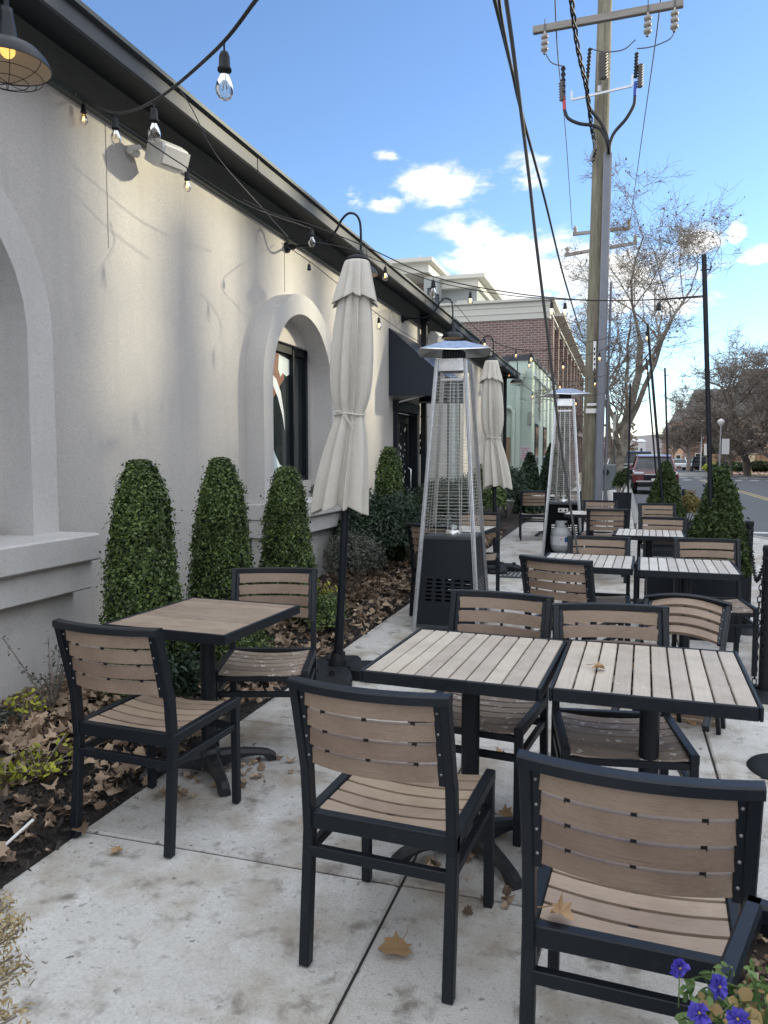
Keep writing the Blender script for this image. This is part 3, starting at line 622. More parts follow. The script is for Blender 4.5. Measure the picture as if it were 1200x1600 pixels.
# ================================================================= FURNITURE
HW=.232
def bow(x,a=.03): return -a*(1-(x/HW)**2)
X0B=HW-.044
def bowb(x,a=.042): return -a*(1-min(1,(x/X0B)**2))
def make_chair(smat):
    root=empty('slatted_chair',(0,0,0),0,'x','chair')
    b=MB()
    for s in (-1,1):
        x=s*(HW-.016)
        # upper post (flat tube) leaning back
        b.bar((x,.014,.40),(x,-.002,.60),.028,.042,0,(0,1,0),None,.003); b.bar((x,-.003,.59),(x,-.072,.855),.026,.042,0,(0,1,.2),None,.003)
        b.bar((x-s*.021,-.012,.598),(x-s*.021,-.070,.842),.019,.022,0,(0,1,.2),None,.002)
    n=14; T=[]
    for i in range(n+1):
        x=-HW+2*HW*i/n; T.append((x,-.073+bow(x,.040),.852))
    rr_=[[(T[i][0],T[i][1]+yy,T[i][2]+zz) for i in range(n+1)] for yy,zz in ((-.019,-.012),(-.019,.009),(-.014,.013),(.014,.015),(.019,.011),(.019,-.012))]
    b.grid(rr_+[rr_[0]],0,False); b.add([q[0] for q in rr_],[(0,1,2,3,4,5)]); b.add([q[-1] for q in rr_],[(5,4,3,2,1,0)])
    # rear straps
    for xx in (-.13,.0,.13):
        for k in range(3): z=.632+(k+.5)*.0605; t=(z-.6)/.25; b.box((xx,-.010-.062*t+bowb(xx),z),(.012,.006,.020))
    b2=MB()
    for s in (-1,1):
        for k in range(4):
            z=.633+k*.06; t=(z-.6)/.25; y=-.012-.060*t-.012
            for zz in (0,):
                b.lathe([(0,.003),(.0035,.002),(.0042,0)],8,1,TR(s*(HW-.037),y,z)@Matrix.Rotation(R(90),4,'X'))
    b.build('back_frame',[M['black'],M['screw']],root)
    b=MB(); N=12; X0=HW-.044
    for k in range(4):
        zc=.632+k*.0605; R_=[]
        for zz,yy in ((-.0238,.012),(.0238,.007),(.0238,-.012),(-.0238,-.007)):
            row=[]
            for i in range(N+1):
                x=-X0+2*X0*i/N; z=zc+zz; t=(zc-.6)/.25; y=-.010-.062*t+yy+bowb(x); row.append((x,y,z))
            R_.append(row)
        R_.append(R_[0]); b.grid(R_,0,False)
        b.add([R_[i][0] for i in range(4)],[(0,1,2,3)]); b.add([R_[i][-1] for i in range(4)],[(3,2,1,0)])
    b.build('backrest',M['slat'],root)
    b=MB(); X1=HW-.034; sag=lambda x,k:.452-.022*(1-(x/HW)**2)-(.012 if k==5 else 0)
    for k in range(6):
        y0=.04+k*.071; y1=y0+.059; R_=[]
        for yy,zz in ((y0,0),(y1,0 if k<5 else -.006),(y1,-.014),(y0,-.014)): R_.append([(-X1+2*X1*i/N,yy,sag(-X1+2*X1*i/N,0)+zz) for i in range(N+1)])
        R_.append(R_[0]); b.grid(R_,0,False)
        b.add([R_[i][0] for i in range(4)],[(0,1,2,3)]); b.add([R_[i][-1] for i in range(4)],[(3,2,1,0)])
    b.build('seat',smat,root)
    b=MB()
    for s in (-1,1): b.bar((s*(HW-.016),.0,.432),(s*(HW-.016),.468,.440),.032,.036,0,(0,0,1),None,.003)
    b.bar((-HW,.014,.426),(HW,.014,.426),.03,.05,0,(0,0,1),None,.003); b.bar((-HW+.03,.45,.412),(HW-.03,.45,.412),.022,.026,0,(0,0,1),None,.002)
    b.bar((0,.02,.42),(0,.45,.41),.02,.02)
    b.build('seat_frame',M['black'],root)
    b=MB()
    for s in (-1,1): b.bar((s*(HW-.018),.005,.335),(s*(HW-.018),.445,.335),.022,.028,0,(0,0,1),None,.002)
    b.bar((-HW+.02,.004,.335),(HW-.02,.004,.335),.024,.032,0,(0,0,1),None,.002); b.bar((-HW+.02,.447,.335),(HW-.02,.447,.335),.022,.026,0,(0,0,1),None,.002)
    b.build('stretcher',M['black'],root)
    for s in (-1,1):
        b=MB(); x=s*(HW-.016); b.bar((x,-.022,0),(x,.016,.42),.032,.034,0,(0,1,0),None,.003); b.build('leg',M['black'],root)
        b=MB(); b.bar((x,.452,0),(x,.450,.43),.030,.032,0,(0,1,0),None,.003); b.build('leg',M['black'],root)
    return root
chB=make_chair(M['seat']); chO=make_chair(M['seatold']); uB=[];uO=[]
GC='black framed slatted chairs on the terrace'
def chair(p0,p1,label,old=False,dz=0):
    """p0,p1: world xy of the ends of the top rail as seen left to right from behind"""
    a=V(p0);c=V(p1); d=c-a; rz=math.atan2(d.y,d.x); m=(a+c)/2; off=V((-math.sin(rz),math.cos(rz)))*.073
    o=place(chO if old else chB,uO if old else uB,(m.x+off.x,m.y+off.y,dz),rz,label,GC); return o
chair((-2.014,2.353),(-1.556,2.329),'brown slatted chair seen from behind at the near side of the left table')
chair((-.875,1.925),(-.400,1.894),'central foreground chair seen from behind, its whole frame and four legs showing')
cC=chair((-.195,1.568),(.272,1.545),'nearest chair at the bottom right, cut off by the planter corner')
chair((-1.559,3.844),(-2.017,3.703),'chair facing the camera across the left table by the conical shrubs',True)
chair((-.27,3.364),(-.732,3.419),'chair facing the camera behind the left of the two joined foreground tables',True)
chair((.195,3.288),(-.266,3.216),'chair facing the camera behind the right foreground table, worn seat under it',True)
chair((-.588,4.758),(-.154,4.593),'dark backed chair turned away before the joined middle tables, steel wire passing in front')
chair((.082,6.001),(-.389,5.997),'chair facing the camera behind the left middle table with leaf bits')
chair((.835,6.098),(.376,6.046),'chair facing the camera in front of the big black planter beside the post',True)
chair((-.368,9.16),(.069,9.185),'chair seen from behind at the small table near the grey conduit')
chair((.614,8.051),(.185,8.082),'chair facing the camera at the far side of the single pale table')
chair((-.061,10.808),(-.48,10.832),'chair facing the camera in front of the wooden utility pole')
chair((-1.10,13.60),(-.66,13.50),'chair seen from behind at the far table, just right of the farther heater')
chair((-1.66,13.35),(-1.21,13.42),'chair seen from behind partly hidden left of the farther heater')
chair((-1.86,6.72),(-1.42,6.56),'chair seen from behind peeking out left of the nearer heater')
chair((-1.225,8.16),(-1.68,8.10),'chair facing the camera right of the nearer heater over the paved walk')
chair((.66,10.38),(.22,10.33),'far chair facing the camera half hidden by the small arborvitae')
# tipped chair leaning on the middle table
o=copy_tree(chB); o['label']='tipped chair with its back leaning up against the middle table'; o['group']=GC
o.location=(.20,3.92,.16); o.rotation_euler=(R(-60),R(0),R(-14))
def make_table(tm,planks_x=False,n=10):
    root=empty('cafe_table',(0,0,0),0,'x','table'); hx,hy=.31,.345
    b=MB(); gp=.006; span=2*(hx if not planks_x else hy)-.03; wd=(span-gp*(n-1))/n
    for k in range(n):
        c=-span/2+wd/2+k*(wd+gp)
        if planks_x: b.box((0,c,.733),(2*hx-.03,wd,.016),0,None,.0025)
        else: b.box((c,0,.733),(wd,2*hy-.03,.016),0,None,.0025)
    b.build('table_slats',tm,root)
    b=MB()
    for s in (-1,1): b.box((s*(hx-.006),0,.722),(.012,2*hy,.044),0,None,.003); b.box((0,s*(hy-.006),.7215),(2*hx-.024,.012,.043),0,None,.003)
    for yy in (-.2,0,.2):
        (b.box((0,yy,.717),(2*hx-.03,.03,.015)) if not planks_x else b.box((yy,0,.717),(.03,2*hy-.03,.015)))
    b.bar((-.2,-.2,.70),(.2,.2,.70),.04,.012); b.bar((-.2,.2,.688),(.2,-.2,.688),.04,.010)
    b.build('table_frame',M['black'],root)
    b=MB(); b.lathe([(.034,.69),(.034,.09)],24); b.lathe([(.034,.69),(.09,.692),(.09,.70)],24); b.build('column',M['black'],root)
    hub=MB(); hub.lathe([(0,.108),(.036,.108),(.042,.10),(.052,.085),(.06,.05),(.06,.03)],24); hb=hub.build('base_hub',M['castiron'],root)
    for k in range(4):
        a=math.pi/4+k*math.pi/2; b=MB(); rows=[]
        for i in range(9):
            t=i/8; r=.045+.275*t; zt=.088-.045*t**1.6-(.012 if i==8 else 0); w_=.036-.012*t; zb=.0 if i>=7 else .012+.03*math.sin(math.pi*t)
            row=[]
            for (yy,zz) in ((-w_,zb),(-w_,zt-.016),(-w_*.55,zt),(w_*.55,zt),(w_,zt-.016),(w_,zb)): row.append((r*math.cos(a)-yy*math.sin(a),r*math.sin(a)+yy*math.cos(a),zz))
            rows.append(row)
        b.grid(rows,0,False,True); b.add(rows[-1],[(0,1,2,3,4,5)]); b.build('base_foot',M['castiron'],root)
    return root
tW=make_table(M['top']); tN=make_table(M['topbrown'],True,9); tG=make_table(M['topgrey']); uw=[];un=[];ug=[]
GT='square slatted tables on the terrace'
def table(kind,pr,us,x,y,rz,l): return place(pr,us,(x,y,0),R(rz),l,GT)
table(0,tN,un,-1.83,3.13,-3,'brown slatted table between two chairs beside the planting bed')
table(0,tW,uw,-.52,2.78,-3,'left table of the joined foreground pair, weathered tan planks')
table(0,tW,uw,.112,2.775,-1.5,'right table of the joined foreground pair with a dry leaf on it')
table(0,tG,ug,-.215,5.55,-2,'left table of the joined middle pair with leaf crumbs on it')
table(0,tG,ug,.43,5.50,-1.5,'right table of the joined middle pair beside the chained posts')
table(0,tG,ug,.265,7.72,-2,'single pale topped table before the small arborvitae')
table(0,tG,ug,-.36,10.15,-3,'small looking pale table left of the chair near the conduit')
table(0,tG,ug,-1.55,7.62,-4,'table mostly hidden behind the nearer pyramid heater')
table(0,tG,ug,-1.25,14.35,0,'farthest table behind the farther heater with chairs round it')
# ---------------------------------------------------------------- umbrellas
def umbrella(base,top,label,lean,seed,scale=1.0,flare=-.06,cross=True):
    root=empty('closed_umbrella',base,0,label,'umbrella','closed cream umbrellas'); rnd=random.Random(seed)
    t=V(top)-V(base); Ht=t.length
    AXs=lambda z: V((t.x*z/Ht,t.y*z/Ht,z))
    b=MB(); b.tube([AXs(.02),AXs(1.1),AXs(Ht-.02)],.026,16); b.tube([AXs(.05),AXs(.40)],.032,16); b.build('pole',M['black'],root)
    n=8; per=18; NS=n*per
    def canopy(levels,name,amp_s=1,th=.004,cap=False):
        rows=[]
        for (z,r,a,dx,dy,wob) in levels:
            row=[]; c=AXs(z)
            for k in range(NS):
                th=2*math.pi*k/NS; s1=abs(math.sin(4.5*th+.5*math.sin(th)+seed)*1) if False else abs(math.sin(4.5*th+.35*math.sin(2*th+z*1.1))); s2=abs(math.sin(7.5*th+.0))
                s1=s1**.55; fold=1-s1; an=th+a*.22*math.sin(9*th)
                rr=r*(1+.06-a*(1.05*fold+.12*(1-s2)*(1-fold))+a*.16*math.sin(3*th+seed+z*.7)+a*.10*math.sin(5*th-z*1.3))
                zz=wob*(s1*.9+.5*math.sin(2*th+seed))
                row.append((c.x+dx+rr*math.cos(an),c.y+dy+rr*math.sin(an),z+zz))
            rows.append(row)
        b=MB(); b.grid(rows,0,True,True); o=b.build(name,M['canvas'],root)
        sm=o.modifiers.new('s','SOLIDIFY'); sm.thickness=.003; sd_=o.modifiers.new('d','SUBSURF'); sd_.levels=1; sd_.render_levels=1; return o
    zt=Ht; S=scale
    zb=zt-1.66*S; ztie=zt-1.06*S
    zb=zt-1.57; ztie=zt-.975
    L1=[(zt-.02,.06,.0,0,0,0),(zt-.10,.075,.2,0,0,0),(zt-.22,.098,.4,0,0,0),(zt-.40,.124,.5,0,0,0),(zt-.58,.137,.55,0,0,0),(zt-.75,.138,.55,0,0,0),(zt-.88,.122,.5,0,0,0),(ztie+.03,.094,.42,0,0,0),(ztie,.086,.40,0,0,0),(ztie-.04,.096,.42,lean*.03,0,0),(ztie-.15,.125,.5,lean*.2,0,0),(ztie-.3,.152,.55,lean*.5,0,0),(ztie-.45,.172,.55,lean*.8,0,-.005),(zb+.03,.180,.55,lean,0,-.035),(zb,.183,.55,lean,0,-.05)]
    canopy([(ztie+(z-ztie)*(S if z<ztie else 1) if False else z,r,a,dx,dy,w) for z,r,a,dx,dy,w in L1],'canopy')
    L2=[(zt,.022,0,0,0,0),(zt-.002,.068,.0,0,0,0),(zt-.02,.078,.08,0,0,0),(zt-.08,.094,.24,0,0,0),(zt-.15,.112,.32,0,0,0),(zt-.20,.130,.36,0,0,-.012),(zt-.235,.148,.42,0,0,-.045)]
    canopy(L2,'vent_flap')
    b=MB(); b.lathe([(0,.035),(.02,.033),(.06,.02),(.072,.006),(.074,-.004),(.05,-.008)],20,0,TR(*AXs(zt))); b.build('finial',M['blackm'],root)
    c=AXs(ztie); b=MB(); b.tube([(c.x+.098*math.cos(a),c.y+.098*math.sin(a),ztie+.006*math.sin(3*a)) for a in [i*math.pi/16 for i in range(33)]],[.008]*33,5)
    b.bar((c.x-.01,c.y-.10,ztie),(c.x+.05,c.y-.112,ztie-.07),.003,.014); b.bar((c.x-.0,c.y-.10,ztie+.005),(c.x+.062,c.y-.112,ztie-.10),.003,.014); b.bar((c.x-.02,c.y-.10,ztie+.02),(c.x-.07,c.y-.10,ztie+.02),.003,.014)
    b.build('tie_strap',M['canvas'],root)
    if cross:
        for k in range(4):
            a=k*math.pi/2+R(12); b=MB(); rows=[]
            for r,w_,z in ((.05,.05,.075),(.10,.10,.085),(.22,.13,.08),(.30,.125,.06),(.335,.10,.03)):
                rows.append([(r*math.cos(a)-yy*math.sin(a),r*math.sin(a)+yy*math.cos(a),zz) for yy,zz in ((-w_,0),(-w_,z-.02),(-w_*.8,z),(w_*.8,z),(w_,z-.02),(w_,0))])
            b.grid(rows,0,False,True); b.add(rows[-1],[(0,1,2,3,4,5)]); b.add(rows[0],[(5,4,3,2,1,0)])
            b.tube([(r_*math.cos(a),r_*math.sin(a),.087) for r_ in (.21,.25)],.02,8); b.build('base_weight',M['blackm'],root)
        b=MB(); b.lathe([(.06,0),(.06,.10),(.045,.13),(.036,.16)],16); b.build('base_socket',M['blackm'],root)
    return root
u1t=AY(558,408,4.72)
umbrella((-1.80,4.76,0),(u1t.x,4.72,u1t.z),'closed cream umbrella on a black pole beside the left table',-.05,1)
u2t=AY(768,563,9.75)
umbrella((-1.52,9.8,0),(u2t.x,9.75,u2t.z),'closed cream umbrella farther back, just right of the nearer heater',.05,2)
# ---------------------------------------------------------------- heaters
def heater(loc,rz,label,tank=False,top=2.43):
    root=empty('patio_heater',loc,rz,label,'patio heater','steel pyramid patio heaters'); hb=.27; ht=.118; zt=2.27; zm=.80
    def cr(z,s1,s2,e=0): t=(z-.05)/(zt-.05); h=hb+(ht-hb)*t+e; return V((s1*h,s2*h,z))
    for s1 in (-1,1):
        for s2 in (-1,1):
            b=MB(); p=cr(.02,s1,s2);q=cr(zt,s1,s2); b.bar(p,q,.036,.004,0,(0,s2,.08)); b.bar(p+V((s1*-.0,0,0)),q,.004,.036,0,(0,s2,.08))
            b.tube([p+V((-s1*.004,-s2*.004,0)),q+V((-s1*.004,-s2*.004,0))],.012,8)
            b.tube([p,V((p.x,p.y,0))],.016,8); b.build('corner_post',M['alu'],root)
    # grilles
    for fi,(ax,sg) in enumerate((('y',-1),('x',1),('x',-1),('y',1))):
        b=MB(); z=zm+.03; nz=46
        def fp(u,z):
            c=cr(z,1,1,-.010); h=c.x; return V((u*h,sg*h,z)) if ax=='y' else V((sg*h,u*h,z))
        for i in range(nz):
            z=zm+.03+(zt-.14-zm-.03)*i/(nz-1); b.tube([fp(-1,z),fp(1,z)],.0019,4,cap=False)
        for u in ((-.97,-.5,0,.5,.97)): b.tube([fp(u,zm+.02),fp(u,zt-.12)],.0023,4,cap=False)
        b.build('wire_guard',M['wire'],root)
    # black lower body with louvres
    for fi,(ax,sg) in enumerate((('y',-1),('x',1),('x',-1),('y',1))):
        if tank and ax=='y' and sg==-1: continue
        b=MB()
        def fq(u,z,e=-.006):
            h=cr(z,1,1,e).x; return V((u*h,sg*h,z)) if ax=='y' else V((sg*h,u*h,z))
        if ax=='y':
            cols=[(-1,-.72),(-.72,-.5),(-.5,-.38),(-.38,-.16),(-.16,-.04),(-.04,.16),(.16,.28),(.28,.5),(.5,.62),(.62,.84),(.84,1)]
            zz=[.06]+[.26+.017*i for i in range(13)]+[.775]
            for ci,(u0,u1) in enumerate(cols):
                for zi in range(len(zz)-1):
                    if ci%2==1 and 1<=zi<=12 and zi%2==1: continue
                    b.add([fq(u0,zz[zi]),fq(u1,zz[zi]),fq(u1,zz[zi+1]),fq(u0,zz[zi+1])],[(0,1,2,3)])
        else:
            b.add([fq(-1,.06),fq(1,.06),fq(1,.775),fq(-1,.775)],[(0,1,2,3)])
            dots=MB()
            for i in range(8):
                for j in range(7):
                    p=fq(-.6+.17*i,.2+.035*j+(.017 if i%2 else 0),-.004); b.box(p,(.003,.012,.012),1)
        b.build('side_panel',[M['black'],M['alu']],root)
    b=MB(); h=cr(.79,1,1).x-.006; b.box((0,0,.79),(2*h,2*h,.03),0,None,.003)
    h2=cr(.05,1,1).x-.008; b.build('shelf',M['roofdark'],root); b=MB(); b.box((0,0,.045),(2*h2,2*h2,.03)); b.build('floor_plate',M['roofdark'],root)
    b=MB()
    b.lathe([(.055,.82),(.055,2.10)],24); b.build('glass_tube',M['glass'],root)
    b=MB(); b.lathe([(.06,.805),(.06,.84),(.055,.84)],20); b.lathe([(.02,.82),(.02,.88),(0,.89)],12); b.box((0,0,2.11),(.18,.18,.02)); b.tube([(.07,.0,.80),(.085,0,2.1)],.005,6); b.tube([(-.05,.06,.80),(-.06,.07,2.1)],.005,6); b.build('burner',M['steel'],root)
    b=MB(); hh=ht-.005
    for s in (-1,1): b.box((0,s*hh,zt-.04),(2*hh-.02,.006,.10),0); b.box((s*hh,0,zt-.04),(.006,2*hh-.02,.10),0)
    b.build('head_band',M['steel'],root)
    b=MB(); b.box((0,0,zt+.045),(.17,.17,.09),0,None,.01)
    for i in range(7): b.box((-.07+i*.0235,-.086,zt+.045),(.010,.004,.06),1)
    b.build('head',[M['blackm'],M['roofdark']],root)
    # reflector
    b=MB(); a=.285; rows=[]
    for (f,z) in ((.0,top-.0),(.28,top-.004),(.33,top-.008),(.97,top-.092),(1.0,top-.094),(1.0,top-.102)):
        rows.append([(f*a*x,f*a*y,z+.012*(abs(x)*abs(y))*f) for x,y in ((-1,-1),(-.55,-1.03),(0,-1.06),(.55,-1.03),(1,-1),(1.03,-.55),(1.06,0),(1.03,.55),(1,1),(.55,1.03),(0,1.06),(-.55,1.03),(-1,1),(-1.03,.55),(-1.06,0),(-1.03,-.55))])
    M2=RZ(R(14)); b.grid(rows,0,True,True,M2)
    rows2=[[(x*.985,y*.985,z-.006) for x,y,z in r] for r in rows[:5]]; b.grid(rows2,1,True,True,M2); b.build('reflector',[M['steel'],M['alu']],root)
    b=MB(); 
    for s1,s2 in ((-1,-1),(1,1),(1,-1),(-1,1)): b.tube([(s1*.07,s2*.07,zt+.08),(s1*.07,s2*.07,top-.045)],.006,6)
    b.build('reflector_bracket',M['steel'],root)
    b=MB()
    for sx in (-1,1):
        for z in (.35,.68): 
            p=cr(z,sx,-1); b.lathe([(0,.006),(.008,.004),(.009,0)],8,0,TR(p.x,p.y-.012,z)@Matrix.Rotation(R(90),4,'X'))
    b.build('bolt',M['screw'],root)
    if tank:
        b=MB(); b.box((0,-.165,.69),(.14,.012,.06),0,None,.002); cp=b.build('control_panel',M['white'],root)
        for x in (-.035,.035):
            b=MB(); b.tube([(x,-.17,.69),(x,-.19,.69)],.014,14); b.build('knob',M['blackm'],cp)
        t=empty('propane_tank',(0,0,0),0,'pale grey propane tank inside the open base of the farther heater','gas tank')
        t.location=V(loc)+V((-.02,-.06,.06)); t.rotation_euler=(0,0,rz)
        b=MB(); b.lathe([(0,.03),(.11,.03),(.14,.05),(.152,.10),(.152,.27),(.145,.31),(.12,.35),(.08,.38),(.0,.395)],32); b.lathe([(.105,.0),(.105,.04)],24); b.build('tank_body',mat('tank_grey',(.42,.44,.46),.4),t)
        b=MB(); b.lathe([(.155,.125),(.155,.255)],32); 
        lab=b.build('label_sleeve',mat('sleeve_white',(.66,.67,.70),.35,bump=(14,.5,2)),t)
        def patch(a0,a1,z0,z1,m,rr=.1565): 
            b=MB(); A=[(rr*math.sin(a),-rr*math.cos(a)) for a in [R(a0+(a1-a0)*i/6) for i in range(7)]]; b.strip([(x,y,z0) for x,y in A],[(x,y,z1) for x,y in A]); b.build('label_print',m,lab)
        patch(20,70,.175,.245,mat('label_blue',(.02,.09,.30),.4)); patch(-16,-2,.235,.238,mat('label_red',(.5,.04,.05),.4))
        b=MB(); x=.157*math.sin(R(2)); b.add([(x-.014,-.158,.215),(x,-.158,.201),(x+.014,-.158,.215),(x,-.158,.229)],[(0,1,2,3)]); b.build('label_print',mat('hazard_red',(.5,.04,.05),.4),lab)
        for zz in (.20,.16,.15): patch(-18,-4,zz,zz+.003,mat('print_grey',(.3,.32,.36),.5))
        b=MB()
        for a0,a1 in ((30,150),(190,330)):
            A=[(.085*math.cos(R(a)),.085*math.sin(R(a))) for a in range(a0,a1+1,15)]; b.strip([(x,y,.36) for x,y in A],[(x,y,.46) for x,y in A],smooth=True)
        b.lathe([(.085,.45),(.088,.46),(.085,.47),(.08,.46),(.085,.45)],24); b.build('collar',mat('tank_grey2',(.42,.44,.46),.4),t)
        b=MB(); b.tube([(0,0,.385),(0,0,.46)],.022,12); b.tube([(-.03,-.03,.44),(.05,-.05,.43),(.10,-.06,.43)],.02,10); b.tube(catmull([(.10,-.06,.43),(.12,-.02,.40),(.1,.05,.5),(.04,.05,.62)],6),.008,8); b.build('valve',M['blackm'],t)
    return root
heater((-1.375,6.45,0),R(0),'steel pyramid heater with black panelled base in the middle of the terrace')
heater((-.80,11.42,0),R(3),'farther steel pyramid heater with open base showing a gas tank',True)
# ---------------------------------------------------------------- posts with chain
def make_post():
    root=empty('barrier_post',(0,0,0),0,'x','post','black chained barrier posts')
    b=MB(); b.lathe([(0,.93),(.03,.93),(.036,.92),(.038,.90),(.034,.89),(.034,.03)],20); b.lathe([(.034,.86),(.037,.86),(.037,.84),(.034,.84)],20); b.build('shaft',M['blackm'],root)
    b=MB(); b.lathe([(.05,.04),(.06,.035),(.15,.022),(.19,.012),(.20,.0)],32); b.build('base_disc',M['blackm'],root); return root
po=make_post(); us=[]
place(po,us,(.87,5.14,0),0,'black post with a chain hanging down its left side near right edge')
place(po,us,(1.03,7.02,0),0,'black post standing right behind the chair by the big planter')
place(po,us,(.80,3.92,0),0,'post just out of the right edge, its round base showing')
place(po,us,(.97,13.3,0),0,'farthest black post before the red car')
def chain(pts,label):
    root=empty('chain',pts[0],0,label,'chain'); P=catmull(pts,10); L_=0; out=[]; 
    step=.036; acc=0
    b=MB(); last=V(P[0]); k=0
    d=[V(P[0])]
    for p in P[1:]:
        seg=(V(p)-last)
        while seg.length>=step: last=last+seg.normalized()*step; d.append(last.copy()); seg=V(p)-last
    for i in range(len(d)-1):
        a=d[i]-V(pts[0]);c=d[i+1]-V(pts[0]); t=(c-a).normalized(); u=V((0,0,1)) if abs(t.z)<.9 else V((1,0,0)); x=t.cross(u).normalized(); 
        if i%2: x=t.cross(x).normalized()
        m=(a+c)/2; l=.023; w_=.012
        ring=[m+t*(l*math.cos(q))+x*(w_*math.sin(q)) for q in [j*math.pi/5 for j in range(11)]]; b.tube(ring,.0035,5,cap=False)
    b.build('links',M['blackm'],root)
chain([(.84,5.11,.80),(.815,5.09,.55),(.81,5.08,.30),(.80,5.06,.06)],'loose black chain hanging straight down beside the near post')
chain([(.86,5.16,.85),(.89,5.6,.66),(.95,6.1,.58),(1.0,6.6,.68),(1.02,6.98,.86)],'black chain swagged between the two nearer posts')
chain([(.70,6.9,.62),(.9,6.75,.50),(1.02,7.0,.80)],'short chain from the arborvitae planter to the second post')
chain([(.86,5.13,.80),(.84,5.10,.5),(.85,5.09,.2)],'second strand of chain hanging on the near post')
# ================================================================= VEGETATION
def cone_shrub(c,h,r0,label,m=None,n=15000,name='boxwood_shrub',leaf=.021,grp='clipped conical boxwoods against the wall',core=True,top=.25,pw=1.0,asp=.62,jit=.75,shape='leaf'):
    root=empty(name,c,0,label,'shrub',grp); m=m or M['box']
    z=RNG.random(n)**.85; a=RNG.uniform(0,2*math.pi,n)
    def rad(z,a): 
        base=np.where(z<.08,.92+z,1.0)*(1-(1-top)*np.clip((z-.05)/.95,0,1)**pw); cap=np.sqrt(np.clip(1-np.clip((z-.72)/.28,0,1)**2.1,0,1)); 
        return r0*base*(.15+.85*cap)*(1+.05*np.sin(a*3+z*9+c[0]*3)+.06*np.sin(a*7-z*17+c[1])+.045*np.sin(a*13+z*37)+.035*np.sin(a*23-z*61))
    rr=rad(z,a)*(1-np.abs(RNG.normal(0,.06,n)))+RNG.exponential(.009,n)+(RNG.random(n)<.012)*RNG.uniform(.01,.05,n)
    P=np.c_[rr*np.cos(a),rr*np.sin(a),z*h+.02]; Nn=np.c_[np.cos(a),np.sin(a),np.where(z>.85,1.2,.35)]
    cards('foliage',P,Nn,leaf,m,root,asp,jit,shape)
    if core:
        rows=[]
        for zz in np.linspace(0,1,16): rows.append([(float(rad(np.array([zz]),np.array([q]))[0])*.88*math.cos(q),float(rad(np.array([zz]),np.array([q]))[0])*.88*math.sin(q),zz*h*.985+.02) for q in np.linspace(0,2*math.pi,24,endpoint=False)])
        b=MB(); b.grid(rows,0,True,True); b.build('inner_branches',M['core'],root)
    b=MB(); b.tube([(0,0,-.02),(0,0,.2)],.02,8); b.build('stem',M['bark'],root)
    return root
cone_shrub((-2.72,3.92,.02),1.41,.25,'tallest clipped conical boxwood, nearest the window ledge',n=27000,top=.46,pw=1.1,leaf=.020)
cone_shrub((-2.78,4.98,.02),1.42,.275,'middle clipped conical boxwood of the three behind the left table',n=23000,top=.40,leaf=.021)
cone_shrub((-2.78,6.12,.02),1.34,.265,'third clipped conical boxwood, just left of the second arched window',n=19000,top=.44,leaf=.022)
cone_shrub((-3.0,9.95,.02),1.55,.26,'dark conical boxwood close to the restaurant door',n=9000,leaf=.03,top=.5)
def bush(c,rad,n,size,m,label,name='shrub',grp=None,asp=.35,lumps=7,cat='shrub'):
    root=empty(name,c,0,label,cat,grp); Ps=[];Ns=[]
    rr=random.Random(int(c[0]*100+c[1]*37))
    for k in range(lumps):
        o=np.array([rr.uniform(-.55,.55)*rad[0],rr.uniform(-.55,.55)*rad[1],rr.uniform(.35,.75)*rad[2]]); s=np.array(rad)*rr.uniform(.42,.62); s[2]=rad[2]*rr.uniform(.3,.45)
        p=RNG.normal(0,1,(n//lumps,3)); p/=np.linalg.norm(p,axis=1)[:,None]; p[:,2]=np.abs(p[:,2])*1.0-.35*RNG.random(len(p))
        q=p*s*RNG.uniform(.55,1.08,(len(p),1))+o; q[:,2]=np.maximum(q[:,2],.02); Ps.append(q); Ns.append(p+np.array([0,0,.5]))
    cards('foliage',np.vstack(Ps),np.vstack(Ns),size,m,root,asp,.7)
    b=MB()
    for k in range(7):
        a=rr.uniform(0,6.28); b.tube([(0,0,-.02),(.3*rad[0]*math.cos(a),.3*rad[1]*math.sin(a),.35*rad[2]),(.6*rad[0]*math.cos(a),.6*rad[1]*math.sin(a),.7*rad[2])],[.012,.008,.004],5)
    b.build('stem',M['bark'],root); return root
bush((-2.75,8.55,.03),(.55,.75,1.02),13000,.055,M['nand'],'dense dark green shrub before the restaurant door, behind the nearer heater')
bush((-2.55,9.6,.03),(.5,.7,.95),8000,.055,M['nand'],'dark green shrub behind the grille of the nearer heater')
bush((-2.62,7.25,.03),(.42,.55,.66),9000,.035,M['grey'],'low grey green shrub with fine leaves over the leaf litter')
bush((-2.65,12.0,.03),(.62,.95,1.05),12000,.06,M['nand'],'broad dark shrub right of the farther closed umbrella')
bush((-2.55,14.6,.03),(.65,1.3,1.15),11000,.07,M['box'],'green hedge like shrub below the mint coloured wall')
bush((-2.45,17.4,.03),(.55,1.2,1.15),7000,.08,M['nand'],'dark shrub behind the farther heater at the mint building')
bush((-2.35,5.75,.03),(.22,.3,.34),2500,.035,M['box'],'small green ground shrub under the chair by the left table')
bush((-2.40,3.65,.03),(.20,.26,.36),2600,.042,M['nand'],'low dark leafy plant beneath the left table')
bush((-2.98,3.15,.03),(.11,.14,.16),500,.03,M['grey'],'thin grey green seedling beside the planter wall')
bush((-2.35,4.45,.03),(.2,.3,.26),1600,.035,M['box'],'small green plant at the foot of the middle conical boxwood')
